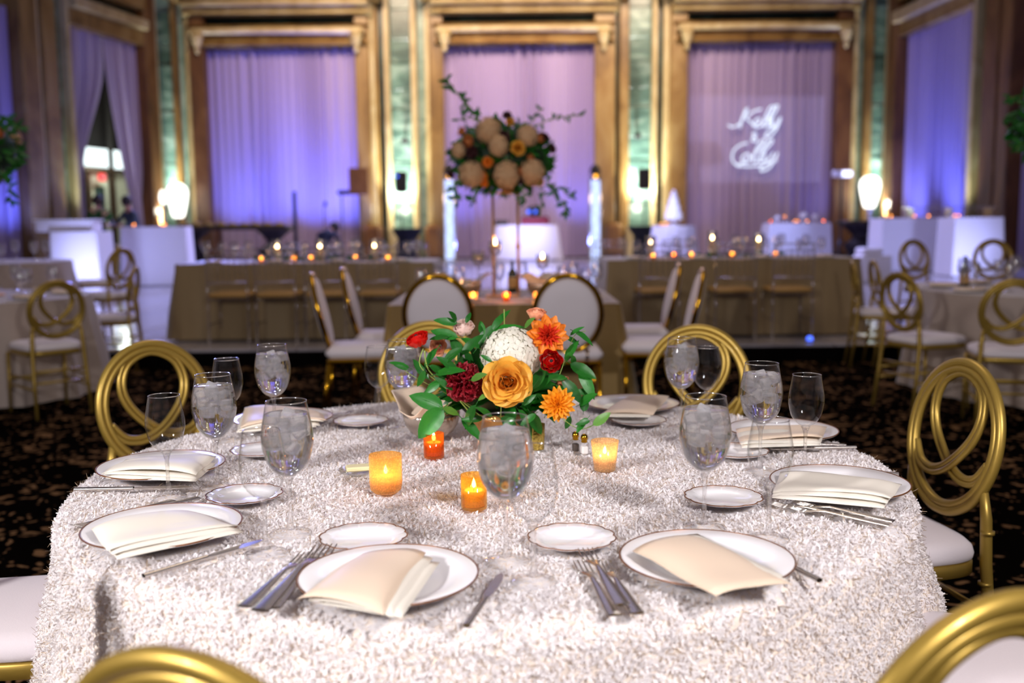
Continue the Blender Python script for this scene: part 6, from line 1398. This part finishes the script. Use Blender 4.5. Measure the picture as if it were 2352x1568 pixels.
# ---- people
def person(name, loc, rz, label, J, rad, shirt_above, mats, hair=True, headr=.105, headc=None, seat=None):
    """J: joints {name: (x, y, z)}, edges grown by a skin modifier; skin colour only on head and hands"""
    o = thing('person', loc, label, 'person', 'staff and musician far behind' , rz)
    names = list(J); E = [(a, b_) for a, b_ in (('pelvis', 'waist'), ('waist', 'chest'), ('chest', 'neck'), ('neck', 'chin'), ('chin', 'head'), ('chest', 'sh_l'), ('sh_l', 'el_l'), ('el_l', 'wr_l'), ('wr_l', 'hd_l'), ('chest', 'sh_r'), ('sh_r', 'el_r'), ('el_r', 'wr_r'), ('wr_r', 'hd_r'), ('pelvis', 'hip_l'), ('hip_l', 'kn_l'), ('kn_l', 'an_l'), ('an_l', 'to_l'), ('pelvis', 'hip_r'), ('hip_r', 'kn_r'), ('kn_r', 'an_r'), ('an_r', 'to_r'))]
    me = bpy.data.meshes.new('body'); me.from_pydata([J[n] for n in names], [(names.index(a), names.index(b_)) for a, b_ in E], [])
    for m in mats: me.materials.append(M[m])
    ob = link('body', me, o); md = ob.modifiers.new('skin', 'SKIN'); md.use_smooth_shade = True
    for i, n in enumerate(names):
        sv = me.skin_vertices[0].data[i]; r = rad.get(n.split('_')[0], .05); sv.radius = (r, r) if not isinstance(r, tuple) else r; sv.use_root = (n == 'pelvis')
    ob.modifiers.new('sub', 'SUBSURF').levels = 1; ob.modifiers['sub'].render_levels = 2
    dg = bpy.context.evaluated_depsgraph_get(); ev = ob.evaluated_get(dg); nm = bpy.data.meshes.new_from_object(ev); ob.modifiers.clear(); ob.data = nm
    nm.materials.clear()
    for m in mats: nm.materials.append(M[m])
    H = Vector(J['head']); hands = [Vector(J['hd_l']), Vector(J['hd_r'])]; hz = J['neck'][2]
    for p_ in nm.polygons:
        c = p_.center
        p_.material_index = 0 if ((c - H).length < .19 or min((c - h).length for h in hands) < .10) else (1 if c.z > shirt_above else 2)
    f = (H - Vector(J['neck'])).normalized()
    # face: nose, eyes, ears
    fd = Vector((0, 1, 0)) if headc is None else Vector(headc).normalized(); sd_ = fd.cross(Vector((0, 0, 1))).normalized()
    b = MB(); b.tube([H + fd * .09 + Vector((0, 0, .01)), H + fd * .118 + Vector((0, 0, -.02))], [.008, .014], 8); b.build('nose', 'skin', o)
    for s_ in (-1, 1):
        b = MB(); b.sphere(H + fd * .088 + sd_ * .033 * s_ + Vector((0, 0, .018)), .011, 8, 6); b.build('eye', 'hair', o)
        b = MB(); b.sphere(H + sd_ * .092 * s_, .026, 8, 6, 0, (.5, .8, 1.2)); b.build('ear', 'skin', o)
    b = MB(); b.tube([H + fd * .098 - sd_ * .02 + Vector((0, 0, -.05)), H + fd * .098 + sd_ * .02 + Vector((0, 0, -.05))], .005, 6); b.build('mouth', 'red_case', o)
    b = MB(); b.sphere(H - fd * .018 + Vector((0, 0, .022)), .112, 14, 10, 0, (1, 1, 1.05)); b.build('hair', 'hair', o)
    for hn in ('l', 'r'):   # fingers
        h_ = Vector(J['hd_' + hn]); w_ = Vector(J['wr_' + hn]); d_ = (h_ - w_).normalized(); s2 = d_.cross(Vector((0, 0, 1))); s2 = s2.normalized() if s2.length > .1 else Vector((1, 0, 0))
        b = MB()
        for k in range(4): q_ = h_ + s2 * (k - 1.5) * .019; b.tube([q_, q_ + d_ * .04, q_ + d_ * (.07 - .006 * abs(k - 1.3)) + Vector((0, 0, -.018))], [.009, .0085, .006], 6)
        b.tube([h_ + s2 * .035 - d_ * .02, h_ + s2 * .055 + d_ * .015, h_ + s2 * .05 + d_ * .04], [.010, .009, .007], 6); b.build('fingers', 'skin', o)
    return o
RAD = dict(pelvis=(.15, .12), waist=(.14, .10), chest=(.17, .12), neck=.055, chin=.065, head=.098, sh=.062, el=.045, wr=.032, hd=(.042, .026), hip=.085, kn=.06, an=.042, to=.04)
def stand_pose(lean=.15, turn=0):
    return dict(pelvis=(0, 0, .95), waist=(0, lean * .3, 1.10), chest=(0, lean * .8, 1.33), neck=(0, lean * 1.1, 1.50), chin=(0, lean * 1.3, 1.57), head=(0, lean * 1.5, 1.65),
      sh_l=(-.18, lean * .95, 1.40), el_l=(-.25, lean + .14, 1.18), wr_l=(-.16, lean + .36, 1.16), hd_l=(-.12, lean + .43, 1.16), sh_r=(.18, lean * .95, 1.40), el_r=(.24, lean + .14, 1.18), wr_r=(.12, lean + .36, 1.16), hd_r=(.06, lean + .43, 1.16),
      hip_l=(-.10, 0, .90), kn_l=(-.11, .03, .50), an_l=(-.11, 0, .09), to_l=(-.12, .14, .045), hip_r=(.10, 0, .90), kn_r=(.11, .03, .50), an_r=(.11, 0, .09), to_r=(.12, .14, .045))
q = PY(217, 470, 20.8); person('p', (q.x, 20.9, SZ), PI * 1.15, 'person in an olive top leaning forward behind the left bar', stand_pose(.25), RAD, .93, ('skin', 'shirt_olive', 'black_cloth'))
q = PY(278, 470, 21.0); person('p', (q.x + .12, 21.5, SZ), PI * .85, 'person with dark hair and slate top bending over the left bar', stand_pose(.18), RAD, .93, ('skin', 'shirt_slate', 'black_cloth'))
sp_ = dict(pelvis=(0, 0, .50), waist=(0, .06, .66), chest=(.02, .22, .88), neck=(.06, .33, 1.0), chin=(.09, .38, 1.03), head=(.12, .44, 1.05), sh_l=(-.18, .24, .93), el_l=(-.26, .36, .70), wr_l=(-.16, .52, .62), hd_l=(-.12, .58, .60), sh_r=(.22, .24, .93), el_r=(.28, .36, .70), wr_r=(.18, .52, .62), hd_r=(.14, .58, .60),
   hip_l=(-.10, .02, .49), kn_l=(-.16, .42, .50), an_l=(-.16, .40, .09), to_l=(-.17, .54, .045), hip_r=(.10, .02, .49), kn_r=(.16, .42, .50), an_r=(.16, .40, .09), to_r=(.17, .54, .045))
q = PY(738, 540, 22); person('p', (q.x, 22, SZ), -.3, 'person in dark clothing hunched on a stool in front of the blue drape', sp_, RAD, .3, ('skin', 'shirt_navy', 'shirt_navy'), headc=(.3, .8, -.3))
o = thing('stool', (q.x, 22, SZ), 'small black stool under the hunched person', 'stool'); b = MB(); b.lathe([(.0001, .36), (.16, .36), (.17, .38), (.16, .40), (.0001, .40)], 20); b.build('seat', 'black_plastic', o)
for k in range(3): a = k * 2.09; b = MB(); b.tube([(.1 * math.cos(a), .1 * math.sin(a), .37), (.18 * math.cos(a), .18 * math.sin(a), 0)], .015, 6); b.build('leg', 'black_plastic', o)
scatter_petals()
# look-alikes that share a label are told apart by their order across the view
ORD = ['first', 'second', 'third', 'fourth', 'fifth', 'sixth', 'seventh', 'eighth', 'ninth', 'tenth', 'eleventh', 'twelfth', 'thirteenth', 'fourteenth', 'fifteenth', 'sixteenth']
same = {}
for o in COL.objects:
    if o.parent is None and o.get('label') and o.get('category'): same.setdefault(o['label'], []).append(o)
for lab, os_ in same.items():
    if len(os_) < 2: continue
    def key(o):
        dv = o.location - CAM; return dv.dot(rt) / dv.dot(fw)
    for k, o in enumerate(sorted(os_, key=key)):
        o['label'] = lab + (', leftmost of them' if k == 0 else ', rightmost of them' if k == len(os_) - 1 else ', %s from the left' % ORD[k])
